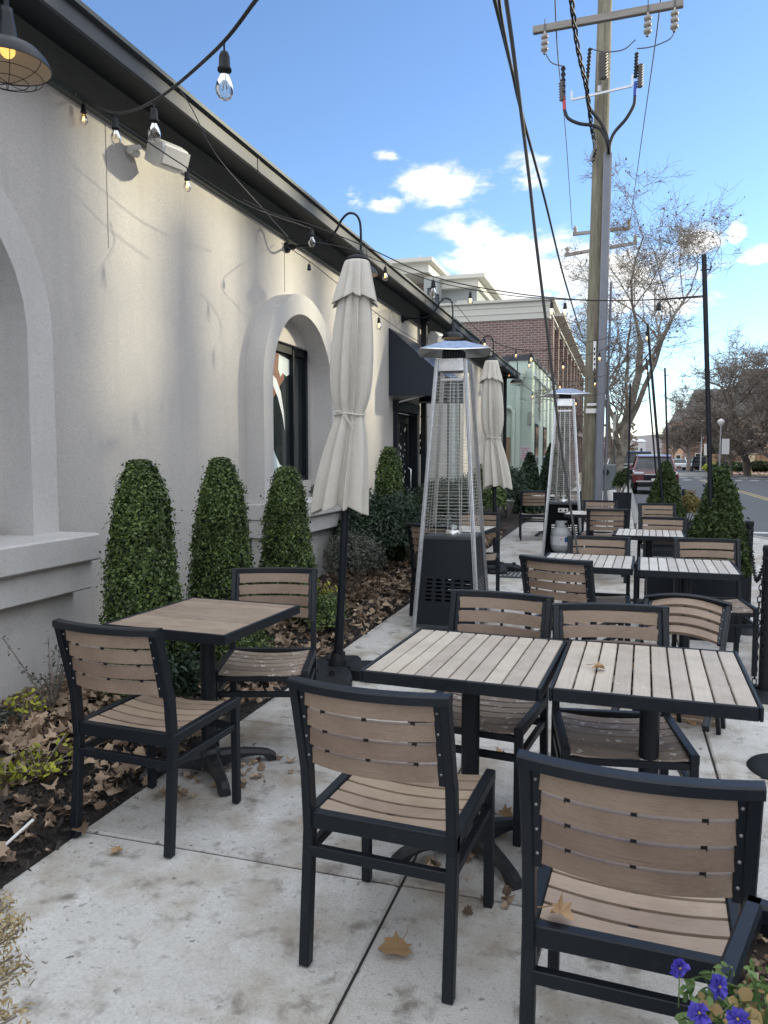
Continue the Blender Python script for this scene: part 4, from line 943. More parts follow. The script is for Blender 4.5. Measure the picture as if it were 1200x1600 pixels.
# thin twiggy plant by the planter
def twiggy(c,label,h,n,m,spread=.25,leaf=.03,k=5,name='twiggy_plant'):
    root=empty(name,c,0,label,'plant'); rr=random.Random(int(c[1]*91)); b=MB(); P=[]
    for i in range(n):
        a=rr.uniform(0,6.28); s=rr.uniform(.4,1)*spread; pts=[V((0,0,0)),V((s*.4*math.cos(a),s*.4*math.sin(a),h*.45)),V((s*math.cos(a),s*math.sin(a),h*rr.uniform(.6,1)))]
        cm=catmull(pts,5); b.tube(cm,[.004]*len(cm),5)
        for q in cm[3:]:
            for _ in range(k): P.append(q+V((rr.gauss(0,.014),rr.gauss(0,.014),rr.gauss(0,.014))))
    b.build('stem',M['bark'],root); P=np.array([tuple(p) for p in P]); cards('foliage',P,np.tile((0,0,1.),(len(P),1)),leaf,m,root,.5,.9)
twiggy((-2.98,3.42,.05),'thin bare stemmed plant with small leaves against the planter wall',.42,9,M['grey'],.3,.022,3)
twiggy(tuple(G(60,1215,.06)),'yellow green leafy sprig growing out of the dry leaves',.12,9,M['yel'],.24,.030,2,'leafy_sprig')
twiggy(tuple(G(12,1240,.06)),'small lime green sprig at the left edge over the mulch',.10,7,M['yel'],.2,.028,2,'leafy_sprig')
twiggy(tuple(G(40,1120,.06)),'bright yellow green sprig beside the foot of the planter wall',.13,8,M['yel'],.22,.03,2,'leafy_sprig')
twiggy((-2.72,6.6,.06),'yellowing leafy sprig at the foot of the far planter ledge',.22,9,M['yel'],.22,.035,4,'leafy_sprig')
# gold juniper fronds at bottom left, foreground flower planter at bottom right
def fronds():
    root=empty('juniper_plant',(-1.10,.78,.0),0,'golden brown feathery juniper fronds poking in at the bottom left','plant'); rr=random.Random(4); P=[];Nn=[]; b=MB()
    for i in range(34):
        tgt=G(rr.uniform(-60,42),rr.uniform(1400,1640),rr.uniform(.42,.56)); 
        base=V((-1.25,.55,.35)); tgt=V(tgt); 
        mid=(base+tgt)/2+V((0,0,.05)); cm=catmull([base,mid,tgt],8); b.tube([p-V((-1.10,.78,0)) for p in cm],.002,4)
        for p in cm[6:]:
            for _ in range(26): q=p+V((rr.gauss(0,.013),rr.gauss(0,.013),rr.gauss(0,.010)))-V((-1.10,.78,0)); P.append(tuple(q))
    b.build('stem',M['bark'],root); P=np.array(P); cards('foliage',P,np.tile((0,0,1.),(len(P),1)),.015,M['jun'],root,.25,1.0)
    b=MB(); b.lathe([(.0,.02),(.14,.02),(.19,.36),(.20,.37),(.185,.37),(.17,.33),(0,.33)],24,0,TR(-.18,-.28,0)); b.build('pot',M['planterbox'],root)
fronds()
def flower_planter():
    h=.80; A=G(1166,1394,h); B=G(1086,1592,h)
    root=empty('flower_planter',(A.x+.05,A.y-.2,0),0,'black square planter with blue and bronze pansies at the bottom right corner','planter')
    o=V(root.location); A=A-o; B=B-o; A.z=B.z=0
    d=(B-A).normalized(); L_=.42; n=V((-d.y,d.x,0))
    if n.x<0: n=-n
    P=[A,A+d*L_,A+d*L_+n*L_,A+n*L_]; cc=(P[0]+P[2])/2
    b=MB()
    for i in range(4):
        p=P[i];q=P[(i+1)%4]; inn=(cc-(p+q)/2).normalized()
        b.bar(p+inn*.014+V((0,0,h-.016)),q+inn*.014+V((0,0,h-.016)),.028,.032,0,(0,0,1),None,.005)
        p0=cc+(p-cc)*.82;q0=cc+(q-cc)*.82; p1=p+inn*.016;q1=q+inn*.016
        b.add([p0,q0,q1+V((0,0,h-.03)),p1+V((0,0,h-.03))],[(0,1,2,3)])
    b.build('box',M['black'],root)
    b=MB(); b.add([p+(cc-p)*.05+V((0,0,h-.055)) for p in P],[(0,1,2,3)]); b.build('soil',M['soil'],root)
    rr=random.Random(3)
    def pts(n_,x0,x1,y0,y1,h0,h1):
        out=[]
        for i in range(n_):
            x=rr.uniform(x0,x1); y=rr.uniform(y0,y1)
            if (y-1500)<(1135-x)*.55: continue
            out.append(tuple(G(x,y,rr.uniform(h0,h1))-o))
        return np.array(out)
    gm=leafmat('pansy_leaf',(.035,.08,.02),(.17,.25,.08),.5,.25); bm_=leafmat('bronze_leaf',(.20,.13,.05),(.38,.29,.13),.5,.3)
    g=pts(420,1062,1260,1505,1700,.79,.86); cards('foliage',g,np.tile((0,-.4,1.),(len(g),1)),.014,gm,root,.55,.8)
    g=pts(120,1095,1260,1545,1700,.81,.86); cards('foliage',g,np.tile((0,-.4,1.),(len(g),1)),.014,bm_,root,.95,.45)
    g=np.array([tuple(G(rr.uniform(1165,1260),rr.uniform(1430,1560),h-.045)-o) for _ in range(80)]); cards('dead_leaves',g,np.tile((0,0,1.),(len(g),1)),.018,M['leafdry'],root,.6,.6)
    b=MB()
    for k in range(16):
        a=V(g[0]) if False else G(rr.uniform(1080,1220),rr.uniform(1530,1640),h-.02)-o; c=G(rr.uniform(1062,1230),rr.uniform(1505,1640),.85)-o; b.tube(catmull([a,(a+c)/2+V((0,0,.015)),c],4),.0011,4)
    b.build('stem',gm,root)
    pm=leafmat('pansy_blue',(.02,.02,.22),(.09,.07,.45),.55,.2); pc=mat('pansy_eye',(.30,.22,.04),.6)
    for (px,py,tx,ty) in ((1124,1542,55,20),(1094,1584,35,-30),(1152,1592,60,10),(1062,1512,75,40)):
        p=G(px,py,.865)-o; b=MB(); T=TR(*p)@Matrix.Rotation(R(ty),4,'Y')@Matrix.Rotation(R(tx),4,'X')@RZ(rr.uniform(0,3))
        for k,a in enumerate((90,150,30,215,325)):
            a=R(a+rr.uniform(-12,12)); sz=.0062*rr.uniform(.8,1.25); ph=rr.uniform(0,6)
            b.add([(0,0,.0005*k)]+[(sz*1.0*math.cos(a)+sz*(1+.18*math.sin(t*5+ph))*math.cos(t),sz*math.sin(a)+sz*(1+.18*math.sin(t*5+ph))*math.sin(t),.0015+.003*math.sin(t*3+ph)+.002*math.sin(t*5)) for t in [j_*math.pi/7 for j_ in range(14)]],[(0,j_,j_+1) for j_ in range(1,14)]+[(0,14,1)],0,True,T)
        b.lathe([(0,.004),(.0012,.0035),(.0018,.002)],6,1,T); b.tube([p,p-V((0,.0,.05))],.0010,4,2); b.build('pansy_flower',[pm,pc,gm],root)
flower_planter()
# arborvitae and planters
def box_planter(c,wx,h,taper=.85,label='x'):
    root=empty('planter_box',c,0,label,'planter','black square planters'); a=wx/2; t=a*taper; b=MB(); th=.03
    rows=[[(-t,-t,0),(t,-t,0),(t,t,0),(-t,t,0)],[(-a,-a,h),(a,-a,h),(a,a,h),(-a,a,h)],[(-a+th,-a+th,h),(a-th,-a+th,h),(a-th,a-th,h),(-a+th,a-th,h)],[(-a+th,-a+th,h-.06),(a-th,-a+th,h-.06),(a-th,a-th,h-.06),(-a+th,a-th,h-.06)]]
    b.grid(rows,0,False,True); b.build('box',M['planterbox'],root); b=MB(); b.add([(-a+th,-a+th,h-.05),(a-th,-a+th,h-.05),(a-th,a-th,h-.05),(-a+th,a-th,h-.05)],[(0,1,2,3)]); b.build('soil',M['soil'],root); return root
box_planter((.73,6.72,0),.46,.52,.82,'big black square planter holding the large arborvitae at right')
box_planter((.40,7.0,0),.36,.50,.9,'black planter box behind the single pale table legs')
box_planter((.60,12.0,0),.42,.50,.85,'black square planter under the smaller arborvitae')
box_planter((.02,15.4,0),.34,.76,.85,'tall black planter with a spiky shrub near the white pipe')
box_planter((1.0,12.8,0),.40,.45,.85,'black planter with yellowish shrub before the red car')
def arbor(c,h,r,label,n,leaf,mm=None,name='arborvitae'):
    return cone_shrub(c,h,r,label,mm or M['arb'],n,name,leaf,None,True,.16,1.15,.4,1.0)
arbor((.76,6.72,.50),.86,.24,'large arborvitae in the planter at right by the road',15000,.036)
arbor((.62,12.0,.48),.88,.27,'smaller arborvitae in front of the red car',9000,.05)
arbor((-1.75,20.5,.0),1.75,.42,'tall dark columnar cypress left of the utility pole',5000,.10,M['nand'],'cypress')
arbor((-2.15,19.0,.0),1.5,.38,'dark cypress behind the farther heater',4000,.10,M['nand'],'cypress')
bush((.02,15.4,.72),(.17,.17,.50),1500,.06,M['arb'],'spiky green shrub in the tall black planter','shrub')
bush((1.0,12.8,.38),(.26,.26,.5),2200,.055,leafmat('bronze_shrub',(.09,.07,.02),(.24,.20,.06),.6,.2),'bronze green shrub by the farthest post','shrub')
# ================================================================= STRING LIGHT POLES + STRINGS
def lpole(base,top,label,r=.013):
    root=empty('light_pole',base,0,label,'pole','slim black string light poles'); t=V(top)-V(base); b=MB(); b.tube([(0,0,0),tuple(t)],r,10); b.build('shaft',M['black'],root)
    b=MB(); q=t*.955; b.tube([q+V((-.03,0,0)),q+V((.05,0,0))],.005,6); b.tube([q+V((.045,0,-.01)),q+V((.05,0,.03))],.005,6); b.build('hook',M['black'],root)
    return V(top)
T1=lpole((.72,6.62,.45),tuple(AY(1100,398,6.62)),'tall black pole rising from the large arborvitae planter',.019)
T2=lpole((.62,11.8,.4),tuple(AY(1012,507,11.8)),'second slim black pole rising from the smaller arborvitae',.02)
T3=lpole((.87,15.0,.0),tuple(AY(1039,575,15.0)),'slim black pole leaning before the red car',.018)
T4=lpole((.12,14.6,.3),tuple(AY(985,600,14.6)),'slim black pole at the left edge of the boxy dark car',.018)
T5=lpole((.80,17.0,.0),tuple(AY(1010,560,17.0)),'slim black pole crossing the second one before the cars',.018)
SOCK=MB(); SOCK.tube([(0,0,0),(0,0,-.035)],.003,6); SOCK.lathe([(0,-.03),(.012,-.032),(.016,-.045),(.017,-.075),(.021,-.078),(.021,-.086),(.016,-.09),(0,-.09)],14)
GLB=MB(); GLB.lathe([(.012,-.088),(.014,-.098),(.024,-.118),(.028,-.135),(.026,-.152),(.016,-.166),(0,-.171)],16)
FIL=MB(); FIL.tube([(-.004,0,-.095),(-.007,0,-.14),(0,.002,-.112),(.007,0,-.14),(.004,0,-.095)],.0011,5)
def mk(m,name,mm):
    me=bpy.data.meshes.new(name); me.from_pydata(m.v,[],m.f); me.materials.append(mm); me.polygons.foreach_set('use_smooth',m.sm); me.update(); return me
FO=None
SM,GM,FM=mk(SOCK,'socket',M['blackm']),mk(GLB,'glass_bulb',M['bulb']),mk(FIL,'filament',M['filament'])
FO=mk(FIL,'filament',M['filament_off'])
def lstring(ctrl,label,bulbs,r=.0045,bare=(),lit=True):
    """ctrl: list of world points; bulbs: indices(float) along ctrl where a bulb hangs"""
    C0=V(ctrl[0]); root=empty('string_light',C0,0,label,'string lights','string lights over the terrace'); P=[V(p)-C0 for p in ctrl]; n=10; cm=catmull(P,n)
    b=MB(); b.tube(cm,r,6); b.build('cable',M['cable'],root)
    for t in bulbs:
        i=min(len(cm)-1,int(round(t*n))); p=cm[i]
        s=bpy.data.objects.new('socket',SM); COL.objects.link(s); s.parent=root; s.location=p
        if t in bare: continue
        g=bpy.data.objects.new('glass_bulb',GM); COL.objects.link(g); g.parent=s
        f=bpy.data.objects.new('filament',FM if lit else FO); COL.objects.link(f); f.parent=g
WP=lambda px,py:AX(px,py,XW+.06)
W0=WP(130,156)
lstring([AY(430,-40,1.75),AY(400,0,1.9),AY(333,82,2.25),AY(240,158,3.0),AY(180,176,3.7),W0],'thick near cable sweeping down from the top edge to the wall trim',[1.82,2.97,3.95],.006,(),False)
lstring([W0,AY(190,195,4.3),AY(292,262,5.0),AY(385,320,5.6),AY(485,357,6.3)],'thin cable of lit bulbs below the trim by the loudspeaker',[0.05,1.98])
lstring([AY(380,312,5.6),AY(430,335,5.8),AY(487,352,5.9),AY(570,385,6.0),AY(677,432,6.2),AY(790,456,6.4),AY(900,468,6.5),AY(1000,469,6.6),AY(1099,462,6.62)],'long upper cable crossing the sky to the tall black pole',[2,4,7.28],.0045,(),False)
lstring([AY(487,377,6.6),AY(550,390,7.0),AY(602,412,7.5),AY(670,437,8.0),AY(735,452,8.2),AY(800,462,8.2),AY(862,467,8.0),AY(883,468,7.8),AY(950,470,7.3),AY(1030,468,6.9),AY(1099,464,6.63)],'second cable just under the upper one across the brick building',[2,4,6,7])
lstring([WP(440,380),AY(483,408,7.2),AY(530,445,7.6),AY(592,492,8.5),AY(640,525,9.6),AY(690,552,10.5),AY(760,575,12)],'cable running low along the wall past the umbrella top',[1,3],.004,(1,))
lstring([WP(655,475),AY(700,468,11.5),AY(757,525,10.5),AY(830,548,10.9),AY(940,530,11.4),AY(1011,515,11.8)],'cable from above the awning to the second slim pole',[2,3.05,4.98])
lstring([WP(765,560),AY(806,545,14),AY(827,560,13.5),AY(880,562,13),AY(937,548,12.3),AY(1011,518,11.8)],'cable past the mint building to the second slim pole',[.95,2,3,4])
lstring([WP(788,574),AY(832,612,19),AY(850,620,18.5),AY(900,622,17),AY(985,606,14.6)],'low far cable behind the farther heater reflector',[0.2,1,3])
lstring([AY(780,585,18),AY(875,596,16.5),AY(930,590,15.8),AY(1010,570,15.2),AY(1038,580,15.0)],'far cable between the restaurant corner and the leaning pole',[1,2,3])
# thin loose wires
def wire(pts,r,label,m='cable',name='cable',cat='cable',n=8):
    C0=V(pts[0]); o=MB().tube(catmull([V(p)-C0 for p in pts],n),r,6).build(name,M[m]); o.location=C0; return tag(o,label,cat)
wire([AY(283,143,4.6),AY(300,170,4.8),AY(340,245,5.3),AY(405,320,6.0),AY(450,370,6.9)],.004,'thin grey wire looping under the eaves above the loudspeaker','cablegrey')
# ================================================================= UTILITY POLE
UPB=G(921,815); 
def utility():
    base=V((UPB.x,17.6,0)); tz=11.6; topc=AY(945.5,0,17.6); k=(topc.x-base.x)/topc.z
    root=empty('utility_pole',base,0,'tall weathered wooden utility pole with crossarm and grey conduit','utility pole')
    cx=lambda z:k*z
    b=MB(); n=14; b.tube([(cx(z),0,z) for z in [tz*i/n for i in range(n+1)]],[.205-.06*i/n for i in range(n+1)],20); b.build('pole_shaft',M['polewood'],root)
    za=9.6; A=Z_(833,48,za)-base; B=Z_(1068,5,za)-base; b=MB(); b.bar(A,B,.10,.13,0,(0,0,1),None,.006); ca=b.build('crossarm',M['armwood'],root)
    d=(B-A)
    def ins(p,name='insulator',h=.42,r=.07,mm=None,flip=-1):
        b=MB(); prof=[(.02,0)]
        for i in range(3): z=flip*(.06+i*h*.27); prof+=[(.03,z),(r,z+flip*.02),(r*.95,z+flip*h*.17),(.035,z+flip*h*.2)]
        prof+=[(.025,flip*h)]; b.lathe(prof,14,0,TR(*p)); return b.build(name,mm or (bpy.data.materials.get('porcelain') or mat('porcelain',(.26,.235,.21),.4)),root)
    tips=[]
    for f in (.085,.775,.945):
        p=A+d*f+V((0,-.06,-.06)); b=MB(); b.tube([p+V((0,0,.2)),p+V((0,0,-.02))],.012,6); b.build('pin',M['cablegrey'],root); ins(p+V((0,0,-.02))); tips.append(p+V((0,0,-.5)))
    # lower bracket bar
    zl=7.95; C=Z_(893,155,zl)-base; D=Z_(985,138,zl)-base; C=V((-.62,-.28,zl+.02)); D=V((.62,-.3,zl+.06))
    C=AY(893,156,17.2)-base; D=AY(988,134,17.2)-base
    b=MB(); b.bar(C,D,.03,.045); b.bar(C,C+V((0,0,.18)),.04,.02,0,(0,1,0)); b.bar(D,D+V((0,0,.22)),.04,.02,0,(0,1,0)); b.build('steel_bracket',M['alu'],root)
    def term(px0,py0,px1,py1,col,r=.03,nr=7,y=17.15):
        p=AY(px0,py0,y)-base; q=AY(px1,py1,y)-base; b=MB(); m=nr*2+1; pts=[];rs=[]
        for i in range(m): t=i/(m-1); pts.append(p.lerp(q,t)); rs.append(r if i%2 else r*.45)
        b.tube(pts,rs,10); return b.build('termination',col,root)
    blk=M['blackm']; gry=mat('polymer_grey',(.10,.09,.085),.5)
    term(880,103,880,148,blk,.055,5); term(878,128,879,158,gry,.075,7); term(922,75,918,122,blk,.05,8); term(943,82,943,124,gry,.10,9,17.05); term(995,82,993,122,blk,.05,8); term(1001,100,1000,137,gry,.07,9)
    def cb(pts,r,m,y=17.15,name='riser_cable'):
        b=MB(); b.tube(catmull([AY(px,py,y)-base for px,py in pts],6),r,8); b.build(name,m,root)
    cb([(881,150),(882,172)],.038,mat('tape_red',(.45,.05,.06),.5)); cb([(993,128),(992,150)],.036,mat('tape_blue',(.02,.06,.35),.5))
    cb([(882,172),(888,185),(905,193),(925,196),(940,204),(949,225),(950,240)],.035,M['cable']); cb([(918,122),(917,150),(922,170),(938,190),(948,212),(951,240)],.035,M['cable']); cb([(992,152),(990,165),(978,186),(960,207),(953,225),(952,240)],.035,M['cable'])
    for pts in ([(853,85),(862,98),(878,103)],[(993,62),(975,77),(950,81),(930,78),(922,75)],[(1054,50),(1045,62),(1018,73),(995,76)]): cb(pts,.012,M['cablegrey'],16.6 if False else 17.15,'jumper_wire')
    # conduit
    p=AY(950,238,17.3)-base; q=AY(934,790,17.3)-base; m_=p.lerp(q,.5); b=MB(); b.bar(p,V((q.x,q.y,0.02)),.17,.12,0,(0,1,0),None,.03); b.build('conduit',M['pvc'],root)
    p2=AY(955,440,17.45)-base; b=MB(); b.bar(p2,V((p2.x-.05,p2.y,.02)),.05,.05,0,(0,1,0),None,.02); b.build('conduit',M['pvc'],root)
    # twisted drop cable
    b=MB(); P=catmull([AY(px,py,yy)-base for px,py,yy in ((888,-60,12.5),(893,0,13.5),(903,75,15),(917,140,16.5),(924,195,17.2),(930,230,17.3),(927,252,17.3))],14)
    for ph in (0,2.1,4.2):
        b.tube([p+V((.03*math.cos(i*.55+ph),0,.03*math.sin(i*.55+ph))) for i,p in enumerate(P)],.018,6)
    b.build('drop_cable',M['cable'],root)
    b=MB(); 
    for k_ in range(3): b.tube(catmull([AY(px+k_*1.5,py,17.28)-base for px,py in ((926,218),(929,228),(924,240),(920,252),(926,247))],5),.006,5)
    b.build('wire_coil',M['screw'],root)
    # tags
    for (px,py,w_,h_,mm) in ((929,556,.06,.62,'white'),(925,632,.22,.05,'white'),(925,642,.26,.10,'white'),(937,138,.08,.12,'alu')):
        p=AY(px,py,17.34)-base; b=MB(); b.box(p,(w_,.01,h_),0,None,.002); b.build('pole_tag',M[mm],root)
    b=MB()
    for i in range(7): p=AY(929,545+i*8,17.33)-base; b.box(p,(.03,.004,.045))
    b.build('tag_print',M['blackm'],root)
    return base,A+base,B+base,tips
def Z_(px,py,z): d=ray(px,py); return CAM+d*((z-H)/d.z)
ub,ca,cb_,tips=utility()
def farpole():
    y=35.5; c=AY(941,500,y); root=empty('utility_pole',(c.x,y,-.4),0,'distant utility pole hidden behind the near one, its two crossarms showing','utility pole'); o=V((c.x,y,-.4))
    b=MB(); b.tube([(0,0,0),(0,0,AY(941,345,y).z+.4)],[.18,.12],12); b.build('pole_shaft',M['polewood'],root)
    for (p,q) in (((895,366),(985,356)),((882,399),(996,379))):
        b=MB(); P=AY(*p,y-.3)-o;Q=AY(*q,y-.3)-o; b.bar(P,Q,.12,.13); b.build('crossarm',M['armwood'],root)
        for t in (.04,.97): 
            b=MB(); e=P.lerp(Q,t); b.lathe([(.03,.0),(.10,.08),(.06,.16),(.10,.2),(.05,.34)],10,0,TR(*e)); b.build('insulator',mat('porc',(.3,.26,.24),.4),root)
farpole()
GW='overhead wires along the street'
def strand(pts,r,l,m='cablegrey',name='overhead_wire'): o=wire(pts,r,l,m,name,'wire',10); o['group']=GW; return o
strand([AY(866,-30,15),AY(872,90,18),AY(884,210,25),AY(894,358,35.2)],.013,'thin overhead wire running to the left end of the distant crossarm')
strand([AY(1035,-30,15.4),AY(1025,60,17),AY(1003,215,24),AY(984,352,35.2)],.013,'thin overhead wire running to the right end of the distant crossarm')
strand([AY(768,-20,9),AY(773,0,9.2),AY(800,110,11.5),AY(815,176,13),AY(852,315,18),AY(881,433,25),AY(910,528,34)],.028,'thick black overhead cable passing from the top edge behind the pole','cable')
strand([AY(778,-15,9),AY(785,35,9.6),AY(800,110,11.4)],.02,'short black cable spliced onto the thick overhead cable','cable')
gp=G(923,1000); strand([AY(788,-20,2.9),AY(804,95,3.3),AY(826,271,3.9),AY(839,389,4.3),AY(859,550,4.9),AY(880,720,5.5),gp+V((0,0,.05))],.0085,'steel guy wire slanting down to the terrace between the tables','cablegrey','guy_wire')
# meter pedestal and pipe behind the pole
e=empty('meter_pedestal',(G(952,778).x,22.5,0),0,'grey electrical meter pedestal beside the utility pole','meter box'); b=MB(); b.box((0,0,.85),(.5,.3,.75),0,None,.03); b.box((0,0,.24),(.16,.14,.48)); b.build('cabinet',mat('pedestal',(.12,.14,.15),.5),e); b=MB(); b.tube([(-.03,-.15,1.0),(-.03,-.19,1.0)],.09,16); b.build('meter_dial',M['glassdark'],e)
b=MB(); b.tube([(0,0,0),(-.05,0,.42),(-.07,0,.58)],.12,16); o=b.build('vent_pipe',M['white']); o.location=(G(962,790).x-.02,20.5,0); tag(o,'short leaning white pipe standing on the pavement by the pole','pipe')
# floor grate
b=MB(); 
for i in range(14): b.box((-.35+i*.054,0,.004),(.03,.62,.012))
b.box((0,.33,.005),(.8,.05,.014)); b.box((0,-.33,.005),(.8,.05,.014)); o=b.build('floor_grate',mat('grate',(.05,.055,.06),.6)); o.location=(-1.02,9.6,.0); tag(o,'dark metal grate set flush in the pavement between the heaters','grate')
# ================================================================= BACKGROUND BUILDINGS
def boxb(x0,x1,y0,y1,z0,z1,b=None,mi=0): b=b or MB(); return b.box(((x0+x1)/2,(y0+y1)/2,(z0+z1)/2),(x1-x0,y1-y0,z1-z0),mi)
def mint():
    y0=27; xc=AY(832,565,y0).x; zt=AY(820,563,y0).z; xl=-9
    root=empty('mint_building',(xc,y0,0),0,'low building of mint green painted brick beyond the restaurant','building'); o=V((xc,y0,0))
    def B(b,n,m,par=None): q=b.build(n,m,par or root); q.location=-o if par is None else (0,0,0); return q
    B(boxb(xl,xc,y0,37,-.4,zt),'wall',M['greenbrick']); b=boxb(xl,xc+.05,y0-.05,37,zt+.001,zt+.16); b.box((xc-.55,y0+1.2,zt+.18),(.9,1.6,.12)); B(b,'roof',mat('roof_grey',(.06,.065,.075),.8))
    px=AY(810,650,y0).x; b=MB(); b.box((px,y0-.09,2.2),(.16,.13,zt*2-4.4-.9),0,None,.02); B(b,'downpipe',M['pipegreen'])
    b=MB(); q=AY(813,590,y0); b.lathe([(.10,-.25),(.12,-.15),(.26,.10),(.28,.28),(.24,.28),(.2,.2)],4,0,TR(q.x,y0-.3,q.z)@RZ(R(45)),False); B(b,'hopper',M['pipegreen'])
    a=AY(790,637,y0);c=AY(803,640,y0); b=MB(); b.tube([(a.x-1.2,y0-.09,a.z),(c.x-.12,y0-.09,a.z),(c.x,y0-.09,a.z-.14),(c.x,y0-.09,.2)],.075,10); B(b,'pipe',M['pipegreen'])
    p=AY(821,709,y0); b=MB(); b.box((p.x,y0-.03,p.z),(.36,.03,.50),0,None,.003); sg=B(b,'notice_sign',mat('sign_pale',(.62,.56,.60),.5))
    b=MB()
    for i in range(7):
        if i==2: continue
        b.box((p.x+.0,y0-.048,p.z+.19-i*.062),(.27-.05*(i%2),.004,.018))
    b.build('sign_print',mat('print_red',(.45,.14,.22),.6),sg); b=MB(); b.box((p.x-.07,y0-.048,p.z+.07),(.06,.004,.022)); b.box((p.x+.07,y0-.048,p.z+.07),(.06,.004,.022)); b.build('sign_print',M['blackm'],sg)
    # side face: dark window, conduit
    for (ya,yb,za,zb_) in ((28.0,29.2,.6,2.6),(31,32.4,.6,2.6)):
        b=boxb(xc-.05,xc+.02,ya,yb,za,zb_); f=B(b,'window',M['blackm']); b=boxb(xc+.021,xc+.03,ya+.08,yb-.08,za+.1,zb_-.1); b.build('pane',M['glassdark'],f)
    b=MB(); b.tube([(xc+.05,27.3,zt-.5),(xc+.05,29,zt-.55),(xc+.05,36,zt-.6)],.03,6); b.tube([(xc+.05,29.2,zt-.5),(xc+.05,29.2,zt-2)],.03,6); b.tube([(xc+.05,31,zt-.2),(xc+.35,31,zt-.1),(xc+.35,31,zt-.7)],.03,6); B(b,'conduit',M['alu'])
    b=MB(); b.box((AY(828,650,y0).x,y0-.05,AY(828,653,y0).z),(.14,.08,.42)); B(b,'meter_box',mat('boxgrey',(.3,.33,.3),.6))
    b=boxb(xl+4.6,xl+5.25,y0-.03,y0+.02,.4,2.1); B(b,'wall_board',mat('board_brown',(.3,.2,.12),.7))
mint()
def brick():
    y0=38; xc=AY(857,495,y0).x; zb_=AY(857,497,y0).z; zt=AY(857,466,y0).z; xl=-24; y1=70
    root=empty('brick_building',(xc,y0,0),0,'red brick building with pale cornice and grey rooftop storey','building'); o=V((xc,y0,0))
    def B(b,n,m,par=None): q=b.build(n,m,par or root); q.location=-o if par is None else (0,0,0); return q
    B(boxb(xl,xc,y0,y1,-.6,zb_),'wall',M['brick'])
    cream=mat('cornice_cream',(.50,.49,.44),.7); b=boxb(xl,xc+.06,y0-.06,y1,zb_+.001,zt-.1); 
    for f in (.33,.66): z=zb_+(zt-zb_)*f; b.box(((xl+xc)/2,y0-.075,z),(xc-xl,.03,.05))
    b.box(((xl+xc)/2+.1,(y0+y1)/2,zt-.04),(xc-xl+.35,y1-y0+.4,.12)); b.box((xc+.4,(y0+y1)/2+.6,zt-.6),(.5,y1-y0-1,.14)); B(b,'cornice',cream)
    # street facade: windows in bays, pilasters
    for i in range(9):
        ya=y0+1.0+i*3.4
        for za in (.6,3.6,6.4):
            if za+2>zb_-.2: continue
            b=boxb(xc-.05,xc+.03,ya,ya+1.7,za,za+2.0); f=B(b,'window',mat('frame_white',(.45,.44,.42),.6) if i==0 and za==.6 else bpy.data.materials['frame_white']); 
            b=MB()
            for yy in (ya+.08,ya+.9): b.box((xc+.035,yy+.38,za+1.0),(.01,.70,1.84))
            b.build('pane',M['glassdark'],f)
    b=MB()
    for i in range(10): b.box((xc+.10,y0+.45+i*3.4,zb_/2),(.22,.5,zb_))
    B(b,'pilaster',M['brick'])
    b=MB(); b.box((xc+.5,y0+6,2.9),(1.3,4.5,.12)); B(b,'canopy',M['blackm'])
    b=MB(); b.box((xc+.12,(y0+y1)/2,3.15),(.25,y1-y0,.35)); B(b,'band',mat('band_stone',(.33,.30,.27),.8))
    # rooftop storey
    gr=mat('siding_grey',(.25,.27,.27),.7,bump=[(1,.0,1)]); Y=45
    def rp(px,py,y=Y): return AY(px,py,y)
    a=rp(585,432,Y+1.5); c=rp(663,462,Y+1.5); b=boxb(a.x-3,c.x,Y+1.5,Y+9,zt,rp(640,431,Y+1.5).z); B(b,'wall',M['brick'])
    a=rp(662,0);c=rp(755,0); top=rp(720,440).z; b=boxb(rp(664,0).x,rp(749,0).x,Y,Y+9,zt-.2,top); B(b,'penthouse_wall',gr)
    b=boxb(rp(664,0,Y-1.5).x,rp(686,0,Y-1.5).x,Y-1.5,Y+.5,zt-.2,top-.1); B(b,'penthouse_wall',gr)
    b=MB(); xr0,xr1=rp(590,0).x,rp(765,0).x; b.box(((rp(670,0).x+xr1)/2,Y+4,top+.12),(xr1-rp(670,0).x,9.6,.22)); b.box(((rp(670,0).x+xr1)/2,Y+4,top-.2),(xr1-rp(670,0).x-.8,9,.5))
    z2=rp(640,422,Y+.5).z; b.box(((rp(570,0).x+rp(688,0).x)/2,Y+4,z2+.02),(rp(688,0).x-rp(570,0).x,11.5,.22)); b.box(((rp(570,0).x+rp(680,0).x)/2,Y+4.2,z2-.35),(rp(680,0).x-rp(570,0).x,11,.55)); B(b,'roof',cream)
    b=boxb(rp(760,0,52).x,rp(784,0,52).x,52,56,zt-.2,rp(770,467,52).z); B(b,'penthouse_wall',gr); b=MB(); q=rp(772,466,52); b.box((q.x,54,q.z),(1.3,4.6,.15)); B(b,'roof',cream)
    for (p,q,yy) in (((668,450),(677,475),Y-1.53),((680,460),(686,478),Y-1.53),((714,470),(730,483),Y-.03)):
        P=rp(*p,yy);Q=rp(*q,yy); b=MB(); b.box(((P.x+Q.x)/2,yy,(P.z+Q.z)/2),(Q.x-P.x,.05,P.z-Q.z)); f=B(b,'window',cream if q[0]==730 else M['blackm']); b=MB(); b.box(((P.x+Q.x)/2,yy-.03,(P.z+Q.z)/2-.03),((Q.x-P.x)-.12,.02,(P.z-Q.z)-.14)); b.build('pane',M['glassdark'],f)
